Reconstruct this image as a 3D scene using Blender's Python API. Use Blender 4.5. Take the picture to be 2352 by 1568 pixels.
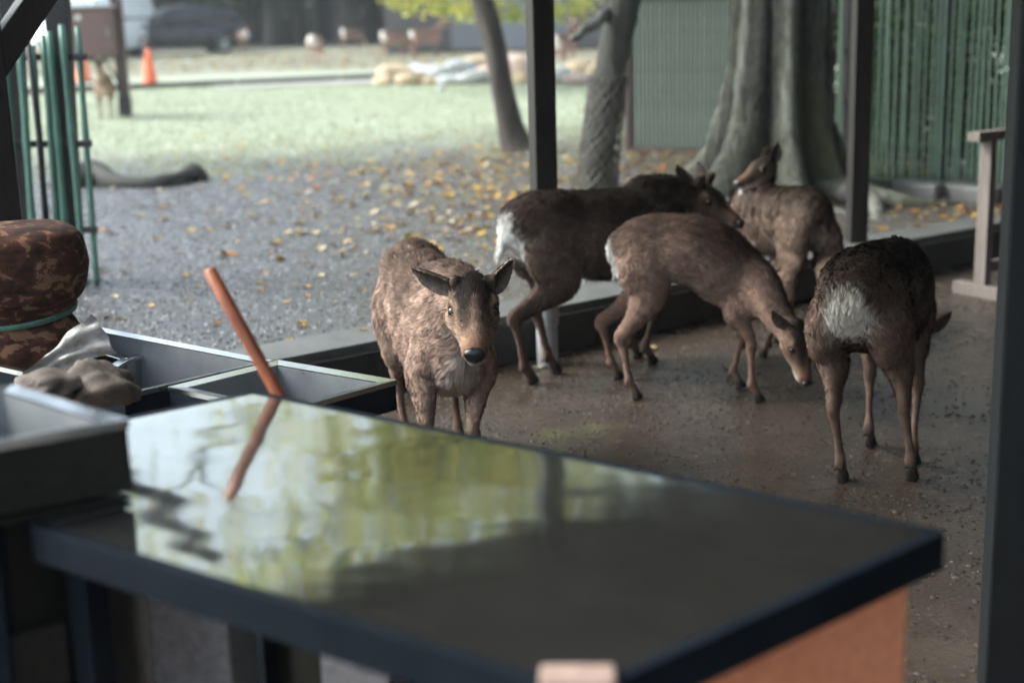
import bpy, bmesh, math, random
import numpy as np
from mathutils import Vector, Matrix
from mathutils.kdtree import KDTree

# ------------------------------------------------------------------ camera, world, sun, exposure
SC = bpy.context.scene
for o in list(bpy.data.objects):
    bpy.data.objects.remove(o)
COL = SC.collection
PW, PH = 2352.0, 1568.0
FPX = PW * 50 / 36
CAM_H, HOR, ROLL = 1.6, 8.0, math.radians(1.6)
PITCH = math.atan((PH / 2 - HOR) / FPX)
_F = np.array([0, math.cos(PITCH), -math.sin(PITCH)]); _R0 = np.array([1.0, 0, 0]); _U0 = np.cross(_R0, _F)
_R = _R0 * math.cos(ROLL) - _U0 * math.sin(ROLL); _U = _R0 * math.sin(ROLL) + _U0 * math.cos(ROLL)
_C = np.array([0, 0, CAM_H])
cam_d = bpy.data.cameras.new('camera'); cam = bpy.data.objects.new('camera', cam_d); COL.objects.link(cam)
cam.matrix_world = Matrix(((_R[0], _U[0], -_F[0], 0), (_R[1], _U[1], -_F[1], 0), (_R[2], _U[2], -_F[2], CAM_H), (0, 0, 0, 1)))
cam_d.lens = 50; cam_d.sensor_width = 36; cam_d.clip_start = 0.05; cam_d.clip_end = 3000
cam_d.dof.use_dof = True; cam_d.dof.focus_distance = 4.14; cam_d.dof.aperture_fstop = 1.8; cam_d.dof.aperture_blades = 0
SC.camera = cam

SUN_EL, SUN_AZ = math.radians(40), math.radians(-82)      # azimuth from +Y towards +X
world = bpy.data.worlds.new('World'); SC.world = world; world.use_nodes = True
wn = world.node_tree.nodes; wl = world.node_tree.links
bg = wn['Background']
sky = wn.new('ShaderNodeTexSky'); sky.sky_type = 'NISHITA'; sky.sun_disc = False
sky.sun_elevation = SUN_EL; sky.sun_rotation = SUN_AZ; sky.dust_density = 4.0; sky.air_density = 1.0; sky.ozone_density = 1.0
hs = wn.new('ShaderNodeHueSaturation'); hs.inputs['Saturation'].default_value = 0.5
tn = wn.new('ShaderNodeMix'); tn.data_type = 'RGBA'; tn.blend_type = 'MULTIPLY'; tn.inputs[0].default_value = 1.0; tn.inputs[7].default_value = (0.90, 1.0, 1.01, 1)
wl.new(sky.outputs[0], hs.inputs['Color']); wl.new(hs.outputs[0], tn.inputs[6]); wl.new(tn.outputs[2], bg.inputs[0])
bg.inputs[1].default_value = 0.15
sun_d = bpy.data.lights.new('sun', 'SUN'); sun = bpy.data.objects.new('sun', sun_d); COL.objects.link(sun)
sun_d.energy = 1.25; sun_d.angle = math.radians(25); sun_d.color = (0.95, 1.0, 0.97)
_sd = Vector((math.sin(SUN_AZ) * math.cos(SUN_EL), math.cos(SUN_AZ) * math.cos(SUN_EL), math.sin(SUN_EL)))
sun.rotation_euler = (-_sd).to_track_quat('-Z', 'Y').to_euler()
sun.location = (-6, 8, 20)
SC.view_settings.view_transform = 'Standard'; SC.view_settings.look = 'None'
SC.view_settings.exposure = 1.78; SC.view_settings.gamma = 1.0
SC.render.engine = 'CYCLES'
SC.cycles.use_denoising = True
SC.cycles.max_bounces = 8; SC.cycles.diffuse_bounces = 4; SC.cycles.glossy_bounces = 4; SC.cycles.transmission_bounces = 4
SC.cycles.volume_bounces = 0; SC.cycles.sample_clamp_indirect = 8
SC.cycles.use_adaptive_sampling = True; SC.cycles.adaptive_threshold = 0.02

rnd = random.Random(7); rng = np.random.default_rng(11)
G = 0.21            # level of the ground outside the shelter floor

def ray(x, y):
    return _F + _R * ((x - PW / 2) / FPX) + _U * ((PH / 2 - y) / FPX)
def at(x, y, z=0.0):            # where the line of sight through a photo point meets the level z
    d = ray(x, y); return _C + d * ((z - CAM_H) / d[2])
def atd(x, y, depth):
    return _C + ray(x, y) * depth
def aty(x, y, Y):
    d = ray(x, y); return _C + d * (Y / d[1])

# ------------------------------------------------------------------ materials
MATS = {}
class NT:
    def __init__(s, name):
        s.m = bpy.data.materials.new(name); s.m.use_nodes = True
        s.t = s.m.node_tree; s.n = s.t.nodes; s.l = s.t.links
        s.b = s.n['Principled BSDF']; s.out = s.n['Material Output']; MATS[name] = s.m
        s._co = None
    def new(s, typ, **kw):
        n = s.n.new(typ)
        for k, v in kw.items():
            setattr(n, k, v)
        return n
    def co(s, scale=(1, 1, 1), rot=(0, 0, 0)):
        tc = s.new('ShaderNodeTexCoord'); mp = s.new('ShaderNodeMapping')
        mp.inputs['Scale'].default_value = scale; mp.inputs['Rotation'].default_value = rot
        s.l.new(tc.outputs['Object'], mp.inputs['Vector']); return mp.outputs[0]
    def noise(s, scale, detail=4, rough=0.55, vec=None, dist=0.0):
        n = s.new('ShaderNodeTexNoise'); n.inputs['Scale'].default_value = scale; n.inputs['Detail'].default_value = detail
        n.inputs['Roughness'].default_value = rough; n.inputs['Distortion'].default_value = dist
        s.l.new(vec if vec is not None else s.co(), n.inputs['Vector']); return n.outputs['Fac']
    def voro(s, scale, vec=None, out='Distance', feature='F1'):
        n = s.new('ShaderNodeTexVoronoi'); n.feature = feature; n.inputs['Scale'].default_value = scale
        s.l.new(vec if vec is not None else s.co(), n.inputs['Vector']); return n.outputs[out]
    def ramp(s, fac, stops):
        n = s.new('ShaderNodeValToRGB'); e = n.color_ramp.elements
        while len(e) < len(stops): e.new(0.5)
        for k, (p, c) in enumerate(stops):
            e[k].position = p; e[k].color = (*c, 1) if len(c) == 3 else c
        s.l.new(fac, n.inputs[0]); return n.outputs[0]
    def mix(s, fac, a, b, mode='MIX'):
        n = s.new('ShaderNodeMix', data_type='RGBA', blend_type=mode)
        for idx, v in ((0, fac), (6, a), (7, b)):
            if isinstance(v, (int, float)): n.inputs[idx].default_value = v
            elif isinstance(v, tuple): n.inputs[idx].default_value = (*v, 1)
            else: s.l.new(v, n.inputs[idx])
        return n.outputs[2]
    def math(s, op, a, b=0.0, clamp=False):
        n = s.new('ShaderNodeMath', operation=op, use_clamp=clamp)
        for idx, v in ((0, a), (1, b)):
            if isinstance(v, (int, float)): n.inputs[idx].default_value = v
            else: s.l.new(v, n.inputs[idx])
        return n.outputs[0]
    def bump(s, h, strength=0.5, dist=0.01, prev=None):
        n = s.new('ShaderNodeBump'); n.inputs['Strength'].default_value = strength; n.inputs['Distance'].default_value = dist
        s.l.new(h, n.inputs['Height'])
        if prev is not None: s.l.new(prev, n.inputs['Normal'])
        s.l.new(n.outputs[0], s.b.inputs['Normal']); return n.outputs[0]
    def set(s, **kw):
        for k, v in kw.items():
            i = s.b.inputs[{'col': 'Base Color', 'rough': 'Roughness', 'metal': 'Metallic', 'spec': 'Specular IOR Level', 'coat': 'Coat Weight', 'coatr': 'Coat Roughness', 'trans': 'Transmission Weight', 'alpha': 'Alpha', 'sheen': 'Sheen Weight'}[k]]
            if isinstance(v, (int, float)): i.default_value = v
            elif isinstance(v, tuple): i.default_value = (*v, 1)
            else: s.l.new(v, i)
        return s

def worn(name, c1, c2, scale=6, rough=0.6, metal=0.0, stretch=(1, 1, 1), bump=0.15, fine=60, spec=0.5):
    t = NT(name); v = t.co(stretch)
    n = t.noise(scale, 6, 0.6, v); f = t.noise(fine, 3, 0.6, v)
    c = t.ramp(n, [(0.3, c1), (0.7, c2)])
    c = t.mix(0.35, c, t.ramp(f, [(0.3, tuple(x * 0.55 for x in c1)), (0.7, tuple(min(1, x * 1.3) for x in c2))]))
    r = t.math('MULTIPLY_ADD', n, 0.3); t.n.active = None
    rr = t.new('ShaderNodeMapRange'); rr.inputs['To Min'].default_value = max(0.02, rough - 0.12); rr.inputs['To Max'].default_value = min(1, rough + 0.12)
    t.l.new(f, rr.inputs['Value'])
    t.set(col=c, rough=rr.outputs[0], metal=metal, spec=spec)
    if bump: t.bump(f, bump, 0.004)
    return t.m

# ------------------------------------------------------------------ mesh helpers
class MB:
    def __init__(s): s.v = []; s.f = []
    def add(s, vs, fs):
        b = len(s.v); s.v += [tuple(map(float, p)) for p in vs]; s.f += [tuple(i + b for i in f) for f in fs]; return s
    def box(s, c, size, M=None, bev=0.0):
        hx, hy, hz = size[0] / 2, size[1] / 2, size[2] / 2
        if bev <= 0:
            P = [(x, y, z) for z in (-hz, hz) for y in (-hy, hy) for x in (-hx, hx)]
            Fs = [(0, 2, 3, 1), (4, 5, 7, 6), (0, 1, 5, 4), (2, 6, 7, 3), (0, 4, 6, 2), (1, 3, 7, 5)]
        else:
            b = min(bev, hx * .9, hy * .9, hz * .9)
            bm = bmesh.new(); bmesh.ops.create_cube(bm, size=1)
            for q in bm.verts: q.co = Vector((q.co.x * 2 * hx, q.co.y * 2 * hy, q.co.z * 2 * hz))
            bmesh.ops.bevel(bm, geom=list(bm.edges), offset=b, segments=2, profile=0.6, affect='EDGES')
            bm.verts.index_update(); P = [tuple(q.co) for q in bm.verts]; Fs = [tuple(q.index for q in f.verts) for f in bm.faces]; bm.free()
        out = []
        for p in P:
            q = Vector(p)
            if M is not None: q = M @ q
            out.append((q.x + c[0], q.y + c[1], q.z + c[2]))
        return s.add(out, Fs)
    def bar(s, a, b, w, h, up=(0, 0, 1), bev=0.0):        # box from point a to point b
        a = Vector(a); b = Vector(b); d = b - a; L = d.length; d.normalize(); u = Vector(up)
        if abs(d.dot(u)) > 0.98: u = Vector((1, 0, 0))
        y = u.cross(d).normalized(); z = d.cross(y)
        return s.box((a + b) / 2, (L, w, h), Matrix((d, y, z)).transposed(), bev)
    def tube(s, pts, rads, n=10, cap=True, jitter=None):
        P = [Vector(p) for p in pts]; rings = []; m = len(P)
        if not hasattr(rads, '__len__'): rads = [rads] * m
        ref = None
        base = len(s.v); vs = []; fs = []
        for i in range(m):
            T = (P[min(i + 1, m - 1)] - P[max(i - 1, 0)]).normalized()
            if ref is None: ref = Vector((0, 0, 1)) if abs(T.z) < 0.9 else Vector((1, 0, 0))
            S = T.cross(ref).normalized(); V = S.cross(T); ref = V
            for k in range(n):
                a = 2 * math.pi * k / n; r = rads[i] * (jitter(i, a) if jitter else 1)
                vs.append(P[i] + S * (math.cos(a) * r) + V * (math.sin(a) * r))
        for i in range(m - 1):
            for k in range(n):
                fs.append((i * n + k, i * n + (k + 1) % n, (i + 1) * n + (k + 1) % n, (i + 1) * n + k))
        if cap:
            fs.append(tuple(range(n - 1, -1, -1))); fs.append(tuple((m - 1) * n + k for k in range(n)))
        return s.add(vs, fs)
    def lathe(s, prof, c=(0, 0, 0), n=20):
        vs = []; fs = []; m = len(prof)
        for r, z in prof:
            for k in range(n):
                a = 2 * math.pi * k / n; vs.append((c[0] + r * math.cos(a), c[1] + r * math.sin(a), c[2] + z))
        for i in range(m - 1):
            for k in range(n): fs.append((i * n + k, i * n + (k + 1) % n, (i + 1) * n + (k + 1) % n, (i + 1) * n + k))
        fs.append(tuple(range(n - 1, -1, -1))); fs.append(tuple((m - 1) * n + k for k in range(n)))
        return s.add(vs, fs)
    def prism(s, poly, z0, z1):
        n = len(poly); vs = [(p[0], p[1], z0) for p in poly] + [(p[0], p[1], z1) for p in poly]
        a = sum(poly[i][0] * poly[(i + 1) % n][1] - poly[(i + 1) % n][0] * poly[i][1] for i in range(n))
        fs = [tuple(range(n - 1, -1, -1)), tuple(range(n, 2 * n))] + [(i, (i + 1) % n, n + (i + 1) % n, n + i) for i in range(n)]
        if a < 0: fs = [tuple(reversed(f)) for f in fs]
        return s.add(vs, fs)
    def build(s, name, mat, parent=None, smooth=False, loc=None):
        me = bpy.data.meshes.new(name); me.from_pydata(s.v, [], s.f); me.update()
        return obj(name, me, mat, parent, smooth, loc)

def obj(name, me, mat, parent=None, smooth=False, loc=None):
    if mat is not None: me.materials.append(MATS[mat])
    if smooth: me.polygons.foreach_set('use_smooth', [True] * len(me.polygons))
    o = bpy.data.objects.new(name, me); COL.objects.link(o)
    if parent is not None: o.parent = parent
    if loc is not None: o.location = loc
    return o
def np_mesh(name, V, Fa, mat, parent=None, smooth=False):      # faces all of one size
    me = bpy.data.meshes.new(name); V = np.asarray(V, np.float32); Fa = np.asarray(Fa, np.int32); k = Fa.shape[1]
    me.vertices.add(len(V)); me.vertices.foreach_set('co', V.ravel())
    me.loops.add(Fa.size); me.loops.foreach_set('vertex_index', Fa.ravel())
    me.polygons.add(len(Fa)); me.polygons.foreach_set('loop_start', np.arange(0, Fa.size, k, dtype=np.int32))
    me.update(calc_edges=True)
    return obj(name, me, mat, parent, smooth)
def vcol(me, C, name='Col'):
    a = me.color_attributes.new(name, 'FLOAT_COLOR', 'POINT')
    C = np.asarray(C, np.float32); C4 = np.ones((len(C), 4), np.float32); C4[:, :C.shape[1]] = C
    a.data.foreach_set('color', C4.ravel())
def tag(o, label=None, cat=None, group=None, kind=None):
    if label: o['label'] = label
    if cat: o['category'] = cat
    if group: o['group'] = group
    if kind: o['kind'] = kind
    return o
def empty(name, loc=(0, 0, 0), rz=0.0, label=None, cat=None, group=None):
    o = bpy.data.objects.new(name, None); COL.objects.link(o); o.location = loc; o.rotation_euler = (0, 0, rz); o.empty_display_size = 0.1
    return tag(o, label, cat, group)
def copy_tree(o, parent=None):
    c = o.copy(); COL.objects.link(c); c.parent = parent
    for ch in o.children: copy_tree(ch, c)
    return c
def vattr_color(t, name='Col'):
    n = t.new('ShaderNodeAttribute'); n.attribute_name = name; return n.outputs['Color']
# ------------------------------------------------------------------ deer
t = NT('coat'); c = vattr_color(t)
n = t.noise(9, 5, 0.65); n2 = t.noise(45, 3, 0.6, t.co((1, 1, 0.5)))
c = t.mix(1.0, c, t.ramp(n, [(0.28, (0.72, 0.70, 0.68)), (0.72, (1.25, 1.22, 1.2))]), 'MULTIPLY')
c = t.mix(1.0, c, t.ramp(n2, [(0.3, (0.72, 0.70, 0.68)), (0.7, (1.22, 1.2, 1.18))]), 'MULTIPLY')
t.set(col=c, rough=0.85, spec=0.12); t.bump(n2, 0.35, 0.01)
t = NT('fur'); t.set(col=vattr_color(t), rough=0.75, spec=0.12)
t = NT('eye'); t.set(col=(0.006, 0.005, 0.005), rough=0.04, spec=0.6)
t = NT('eyelid'); t.set(col=t.ramp(t.noise(90, 4), [(0.3, (0.022, 0.015, 0.012)), (0.7, (0.07, 0.048, 0.037))]), rough=0.8)
t = NT('wet_nose'); t.set(col=(0.010, 0.009, 0.010), rough=0.3, spec=0.6); t.bump(t.voro(260), 0.5, 0.002)

def catmull(K, m):
    K = np.asarray(K, float); out = []
    n = len(K)
    for i in range(n - 1):
        p0, p1, p2, p3 = K[max(i - 1, 0)], K[i], K[i + 1], K[min(i + 2, n - 1)]
        for k in range(m):
            u = k / m
            out.append(0.5 * ((2 * p1) + (-p0 + p2) * u + (2 * p0 - 5 * p1 + 4 * p2 - p3) * u * u + (-p0 + 3 * p1 - 3 * p2 + p3) * u ** 3))
    out.append(K[-1]); return np.array(out)

def nrm(v):
    v = np.asarray(v, float); return v / np.maximum(np.linalg.norm(v, axis=-1, keepdims=True), 1e-9)

class Flesh:                       # lofted limbs that are fused into one skin
    def __init__(s): s.V = []; s.Fc = []; s.C = []; s.Fl = []; s.L = []; s.n = 0
    def loft(s, st, colfn, flen, up=(0, 0, 1), sides=22, m=5, flow=1.0, power=2.0):
        # station: x y z  half-width half-height
        K = catmull(st, m); P = K[:, :3]; rw = np.maximum(K[:, 3], 0.003); rh = np.maximum(K[:, 4], 0.003)
        T = nrm(np.gradient(P, axis=0)); up = np.asarray(up, float)
        S = nrm(np.cross(T, np.broadcast_to(up, T.shape))); Vv = np.cross(S, T)
        a = np.linspace(0, 2 * np.pi, sides, endpoint=False); ca, sa = np.cos(a), np.sin(a)
        e = 2.0 / power
        cx = np.sign(ca) * np.abs(ca) ** e; sx = np.sign(sa) * np.abs(sa) ** e
        R = P[:, None] + S[:, None] * (rw[:, None] * cx)[..., None] + Vv[:, None] * (rh[:, None] * sx)[..., None]
        N = len(P); V = R.reshape(-1, 3)
        Fq = []
        for i in range(N - 1):
            for k in range(sides):
                Fq.append((i * sides + k, i * sides + (k + 1) % sides, (i + 1) * sides + (k + 1) % sides, (i + 1) * sides + k))
        Fq.append(tuple(range(sides - 1, -1, -1))); Fq.append(tuple((N - 1) * sides + k for k in range(sides)))
        tt = np.repeat(np.linspace(0, 1, N), sides); upc = np.tile(sx, N); side = np.tile(cx, N)
        C = np.array(colfn(tt, upc, V), float)
        L = np.broadcast_to(np.interp(tt, np.linspace(0, 1, len(flen)), flen) if hasattr(flen, '__len__') else flen, tt.shape)
        s.V.append(V); s.Fc += [tuple(i + s.n for i in f) for f in Fq]; s.n += len(V)
        s.C.append(C); s.Fl.append(np.repeat(T * flow, sides, 0)); s.L.append(np.array(L))
    def fuse(s, voxel, iters=6):
        V = np.concatenate(s.V); me = bpy.data.meshes.new('tmp'); me.from_pydata(V.tolist(), [], s.Fc); me.update()
        o = bpy.data.objects.new('tmp', me); COL.objects.link(o)
        md = o.modifiers.new('r', 'REMESH'); md.mode = 'VOXEL'; md.voxel_size = voxel; md.adaptivity = 0
        dg = bpy.context.evaluated_depsgraph_get(); dg.update()
        m2 = bpy.data.meshes.new_from_object(o.evaluated_get(dg))
        bpy.data.objects.remove(o); bpy.data.meshes.remove(me)
        nv = len(m2.vertices); P = np.empty(nv * 3, np.float32); m2.vertices.foreach_get('co', P); P = P.reshape(-1, 3).astype(float)
        E = np.empty(len(m2.edges) * 2, np.int32); m2.edges.foreach_get('vertices', E); E = E.reshape(-1, 2)
        nf = len(m2.polygons); Fq = np.empty(len(m2.loops), np.int32); m2.loops.foreach_get('vertex_index', Fq)
        Fq = Fq.reshape(-1, 4)
        bpy.data.meshes.remove(m2)
        deg = np.bincount(E.ravel(), minlength=nv).astype(float)[:, None]
        def lap(X):
            A = np.zeros_like(X)
            for d in range(X.shape[1]):
                A[:, d] = np.bincount(E[:, 0], X[E[:, 1], d], nv) + np.bincount(E[:, 1], X[E[:, 0], d], nv)
            return A / np.maximum(deg, 1) - X
        for k in range(iters):
            P += 0.55 * lap(P); P -= 0.50 * lap(P)
        s.lap = lap
        kd = KDTree(len(V))
        for i, p in enumerate(V): kd.insert(p, i)
        kd.balance()
        idx = np.array([kd.find(p)[1] for p in P])
        C = np.concatenate(s.C)[idx]; Fl = np.concatenate(s.Fl)[idx]; L = np.concatenate(s.L)[idx][:, None]
        X = np.concatenate([C, Fl, L], 1)
        for k in range(5): X = X + 0.5 * lap(X)
        wm = sstep(.013, .022, X[:, 6])[:, None]
        for k in range(14): P = P + .5 * lap(P) * wm
        s.P, s.Q = P, Fq; s.C2, s.F2, s.L2 = X[:, :3], nrm(X[:, 3:6]), X[:, 6]
        return s

def sstep(a, b, x):
    u = np.clip((x - a) / (b - a), 0, 1); return u * u * (3 - 2 * u)
def lerp3(a, b, k):
    return np.asarray(a)[None] * (1 - k[:, None]) + np.asarray(b)[None] * k[:, None]

DARK = np.array((0.056, 0.038, 0.030)); FLANK = np.array((0.165, 0.118, 0.096)); BELLY = np.array((0.38, 0.325, 0.29))
LEG = np.array((0.16, 0.115, 0.092)); WHITE = np.array((0.66, 0.64, 0.62)); HOOF = np.array((0.018, 0.015, 0.014)); FACE = np.array((0.155, 0.110, 0.084))

TORSO = [(-.435, 0, .600, .02, .03), (-.415, 0, .61, .075, .085), (-.36, 0, .625, .118, .135), (-.26, 0, .625, .145, .165), (-.12, 0, .600, .152, .175), (.04, 0, .575, .158, .188),
         (.18, 0, .575, .142, .190), (.30, 0, .595, .115, .168), (.38, 0, .61, .082, .125), (.43, 0, .62, .035, .06)]

def make_deer(name, label, loc, yaw, poll, nose, feet, s=1.0, tint=(1, 1, 1), dark=1.0, ears=None, stubs=0.0, rump=1.0, hunch=0.0, voxel=0.009,
              fur_n=30000, fur_w=0.0032, fur_l=1.0, tail=(-.05, -.10), roll=0.0, neck_r=1.0, fat=1.0, belly_light=1.0, hind_low=0.0, group=None, bend=0.0, chest_low=0.0, leg_r=1.0, deep=0.0, patch=1.0, hs=1.0, ear_l=1.0, lift=.5, mottle=.22, clump_n=26, crest=1.0, rumpw=1.0, xs=1.0, bold=0.0):
    """poll and nose are world points; feet = world (x, y) for front-left, front-right, hind-left, hind-right of the animal"""
    cy, sy = math.cos(yaw), math.sin(yaw)
    def loc2(p):                    # world -> deer space
        d = np.asarray(p, float) - np.array([loc[0], loc[1], loc[2] if len(loc) > 2 else 0.0])
        return np.array([d[0] * cy + d[1] * sy, -d[0] * sy + d[1] * cy, d[2]]) / s
    zb = loc[2] if len(loc) > 2 else 0.0
    poll = loc2(poll); nose = loc2(nose)
    ft = [loc2((p[0], p[1], zb)) for p in feet]
    B = Flesh(); tint = np.asarray(tint)
    dk = DARK * dark * tint; fk = FLANK * tint * (0.4 + 0.6 * dark); bl = BELLY * tint * belly_light; lg = LEG * tint * (0.5 + 0.5 * dark)
    def bow(x, z): return z + hunch * (1 - ((x + .02) / .42) ** 2) + (hind_low * (x < 0) * (-x / .42)) - chest_low * sstep(0.0, .4, x)
    st = [(x * xs, y + bend * x * x, bow(x, z) - deep * .5 * float(sstep(-.35, .1, np.array(x))), w * fat, h + deep * .5 * float(sstep(-.35, .1, np.array(x)))) for x, y, z, w, h in TORSO]
    def torso_col(tt, up, V):
        k = sstep(-0.15, 0.85, up + 0.12 * np.sin(V[:, 0] * 23)); c = lerp3(fk, dk, k)
        b = sstep(-0.55, -0.95, up); return c * (1 - b[:, None]) + bl[None] * b[:, None]
    B.loft(st, torso_col, (.020 * fur_l, .024 * fur_l, .028 * fur_l, .030 * fur_l, .032 * fur_l), up=(0, 0, 1), sides=28, flow=-1.0, power=2.15)
    # neck
    fdir = nrm(nose - poll)
    w0 = np.array([.25 * xs, bend * .06, bow(.25, .635)]); nk = nrm(poll - w0); L = np.linalg.norm(poll - w0)
    pe = poll - fdir * .0 + np.array([0, 0, -.02]) + fdir * .01
    mid1 = w0 + nk * L * .38 + np.array([0.02, 0, .01]); mid2 = w0 + nk * L * .72
    nst = [(*(w0 - nk * .08), .10, .13), (*w0, .098 * neck_r, .150 * neck_r), (*mid1, .074 * neck_r, .118 * neck_r), (*mid2, .058 * neck_r, .084 * neck_r), (*pe, .050, .062), (*(pe + fdir * .03), .04, .045)]
    upn = np.array([0.0, 0, 1.0]) if abs(nk[2]) < .9 else np.array([-1.0, 0, 0])
    if nk[2] < -0.5: upn = np.array([1.0, 0, 0.4])
    if nk[2] > 0.75: upn = np.array([-1.0, 0, 0.3])
    def neck_col(tt, up, V):
        k = sstep(-0.1, 0.9, up); c = lerp3(fk * 1.05, dk, k); b = sstep(-0.45, -1.0, up) * sstep(.25, .6, tt)
        return c * (1 - b[:, None]) + (bl * 0.95)[None] * b[:, None]
    B.loft(nst, neck_col, (.030 * fur_l, .028 * fur_l, .014 * fur_l), up=upn, flow=-1.0)
    # head: frame f (face), l (left), u (crown)
    hu = np.array([0, 0, 1.0]) - fdir * fdir[2]
    if np.linalg.norm(hu) < .2: hu = np.array([1.0, 0, 0.])
    hu = nrm(hu); hl = np.cross(hu, fdir); cr, sr = math.cos(roll), math.sin(roll)
    hu, hl = hu * cr + hl * sr, hl * cr - hu * sr
    hp = lambda f, l, u: poll + (fdir * f + hl * l + hu * u) * hs
    HS = [(-.045, .020, .022, .024), (-.03, .018, .040, .046), (.01, .006, .055, .064), (.05, -.004, .064, .072), (.085, -.008, .063, .071), (.12, -.012, .050, .060), (.155, -.014, .0395, .047),
          (.19, -.016, .0345, .039), (.218, -.018, .0325, .034), (.236, -.021, .027, .028), (.246, -.024, .014, .016)]
    hst = [(*hp(f, 0, u), w * hs, h * hs) for f, u, w, h in HS]
    def head_col(tt, up, V):
        d = (V - poll) / hs; f = d @ fdir; lat = d @ hl; u = d @ hu
        c = np.repeat((FACE * tint * (0.35 + 0.65 * dark))[None], len(V), 0)
        k = sstep(.0, .6, up) * sstep(.20, .10, f + .035 * np.sin(lat * 90)) * (0.96 - 0.45 * sstep(.032, .052, np.abs(lat)))
        c = c * (1 - k[:, None]) + (DARK * (.25 + .3 * dark))[None] * k[:, None]
        k = sstep(.16, .215, f) * sstep(-.1, .8, up) * .5
        c = c * (1 - k[:, None]) + (FACE * 1.1 * np.array([1.05, .85, .75]) * tint)[None] * k[:, None]
        k = sstep(-.25, -.85, up) * .8; c = c * (1 - k[:, None]) + (bl * 1.15)[None] * k[:, None]
        k = sstep(.195, .222, f) * sstep(.0, -.45, up); c = c * (1 - k[:, None]) + WHITE[None] * k[:, None]
        for sgn in (1, -1):
            e = hp(.088, sgn * .054, .022); dd = np.linalg.norm(V - e, axis=1) / hs
            k = sstep(.022, .012, dd); c = c * (1 - k[:, None]) + (DARK * .35)[None] * k[:, None]
        return c
    B.loft(hst, head_col, (.016 * crest, .018 * crest, .013 * crest, .008, .005, .0012), up=hu, sides=28, m=5, flow=-1.0)
    B.loft([(*hp(.12, 0, -.050), .018 * hs, .012 * hs), (*hp(.18, 0, -.054), .020 * hs, .013 * hs), (*hp(.212, 0, -.053), .018 * hs, .012 * hs), (*hp(.226, 0, -.050), .008 * hs, .006 * hs)], lambda tt, up, V: np.repeat((WHITE * .9)[None], len(V), 0), .006, up=hu, sides=14, flow=-1.0)
    for sgn in (1, -1):             # brow and cheek
        B.loft([(*hp(.045, sgn * .035, .035), .010, .010), (*hp(.07, sgn * .049, .037), .016, .014), (*hp(.10, sgn * .042, .024), .011, .011)], head_col, .008, up=hu, sides=12, flow=-1.0)
        B.loft([(*hp(.03, sgn * .03, -.035), .02, .024), (*hp(.07, sgn * .034, -.034), .022, .026), (*hp(.12, sgn * .024, -.036), .012, .016)], head_col, .010, up=hu, sides=12, flow=-1.0)
        if stubs > 0:
            b0 = hp(.012, sgn * .036, .040); b1 = b0 + (hu * (.022 + stubs) + hl * sgn * .012) * hs
            B.loft([(*b0, .023 * hs, .023 * hs), (*((b0 + b1) / 2), .021 * hs, .021 * hs), (*b1, .018, .018), (*(b1 + hu * .005), .007, .007)], lambda tt, up, V: lerp3(dk * .8, np.array((.16, .12, .09)), sstep(.6, .9, tt)), .007, up=fdir, sides=14)
    # legs
    def leg_col(tt, up, V):
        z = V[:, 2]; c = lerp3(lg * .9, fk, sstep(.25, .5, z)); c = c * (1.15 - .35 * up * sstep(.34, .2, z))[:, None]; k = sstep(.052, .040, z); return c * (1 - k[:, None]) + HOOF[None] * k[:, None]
    for i, sgn in ((0, 1), (1, -1)):
        fx, fy = ft[i][0], ft[i][1]
        sh = np.array([.27 * xs, sgn * .078 * fat, bow(.27, .54)]); el = np.array([.225 * xs + (fx - .25 * xs) * .15, sgn * .095, bow(.22, .445)])
        kn = np.array([el[0] * .48 + fx * .52 + .022, el[1] * .45 + fy * .55, .255]); fe = np.array([fx - .018, fy, .085])
        stl = [(*(sh + [0, -sgn * .02, .11]), .03, .05), (*sh, .060, .095), (*el, .043 * leg_r, .062 * leg_r), (*((el + kn) / 2 + [.004, 0, .02]), .028 * leg_r, .038 * leg_r), (*(kn + [0, 0, .03]), .0225, .026), (*(kn + [.003, 0, .006]), .0245, .0285), (*(kn + [0, 0, -.022]), .019, .0215), (*(kn * .6 + fe * .4), .0130, .0165), (*(kn * .25 + fe * .75), .0128, .0165), (*(fe + [0, 0, .018]), .0170, .0205),
               (*fe, .0195, .0225), (fx + .008, fy, .045, .016, .018), (fx + .018, fy, .022, .021, .025), (fx + .022, fy, .004, .024, .030)]
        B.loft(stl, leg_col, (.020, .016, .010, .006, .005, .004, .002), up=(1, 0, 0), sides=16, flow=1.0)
    for i, sgn in ((2, 1), (3, -1)):
        fx, fy = ft[i][0], ft[i][1]
        hp0 = np.array([-.27 * xs, sgn * .075 * fat, bow(-.27, .61)]); stf = np.array([-.185 * xs + (fx + .3 * xs) * .25, sgn * .105 * fat, bow(-.17, .44)])
        hk = np.array([fx - .055, fy * .75 + sgn * .10 * .25, .285]); fe = np.array([fx - .02, fy, .085])
        stl = [(*(hp0 + [-.02, 0, .06]), .05, .09), (*hp0, .075, .135), (*((hp0 + stf) / 2 + [-.03, sgn * .008, 0]), .072, .125), (*(stf + [-.035, 0, -.01]), .058, .098), (*(stf * .6 + hk * .4 + [-.012, 0, -.004]), .043, .068), (*(stf * .3 + hk * .7 + [-.004, 0, .004]), .028, .044),
               (*(hk + [-.007, 0, .010]), .0225, .0365), (*(hk + [.002, 0, -.03]), .0185, .0255), (*(hk * .55 + fe * .45), .0138, .0185), (*(hk * .25 + fe * .75), .0135, .018), (*(fe + [0, 0, .018]), .0175, .0215), (*fe, .0195, .0235), (fx + .008, fy, .045, .0165, .019), (fx + .018, fy, .022, .0215, .026), (fx + .022, fy, .004, .0245, .031)]
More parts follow.
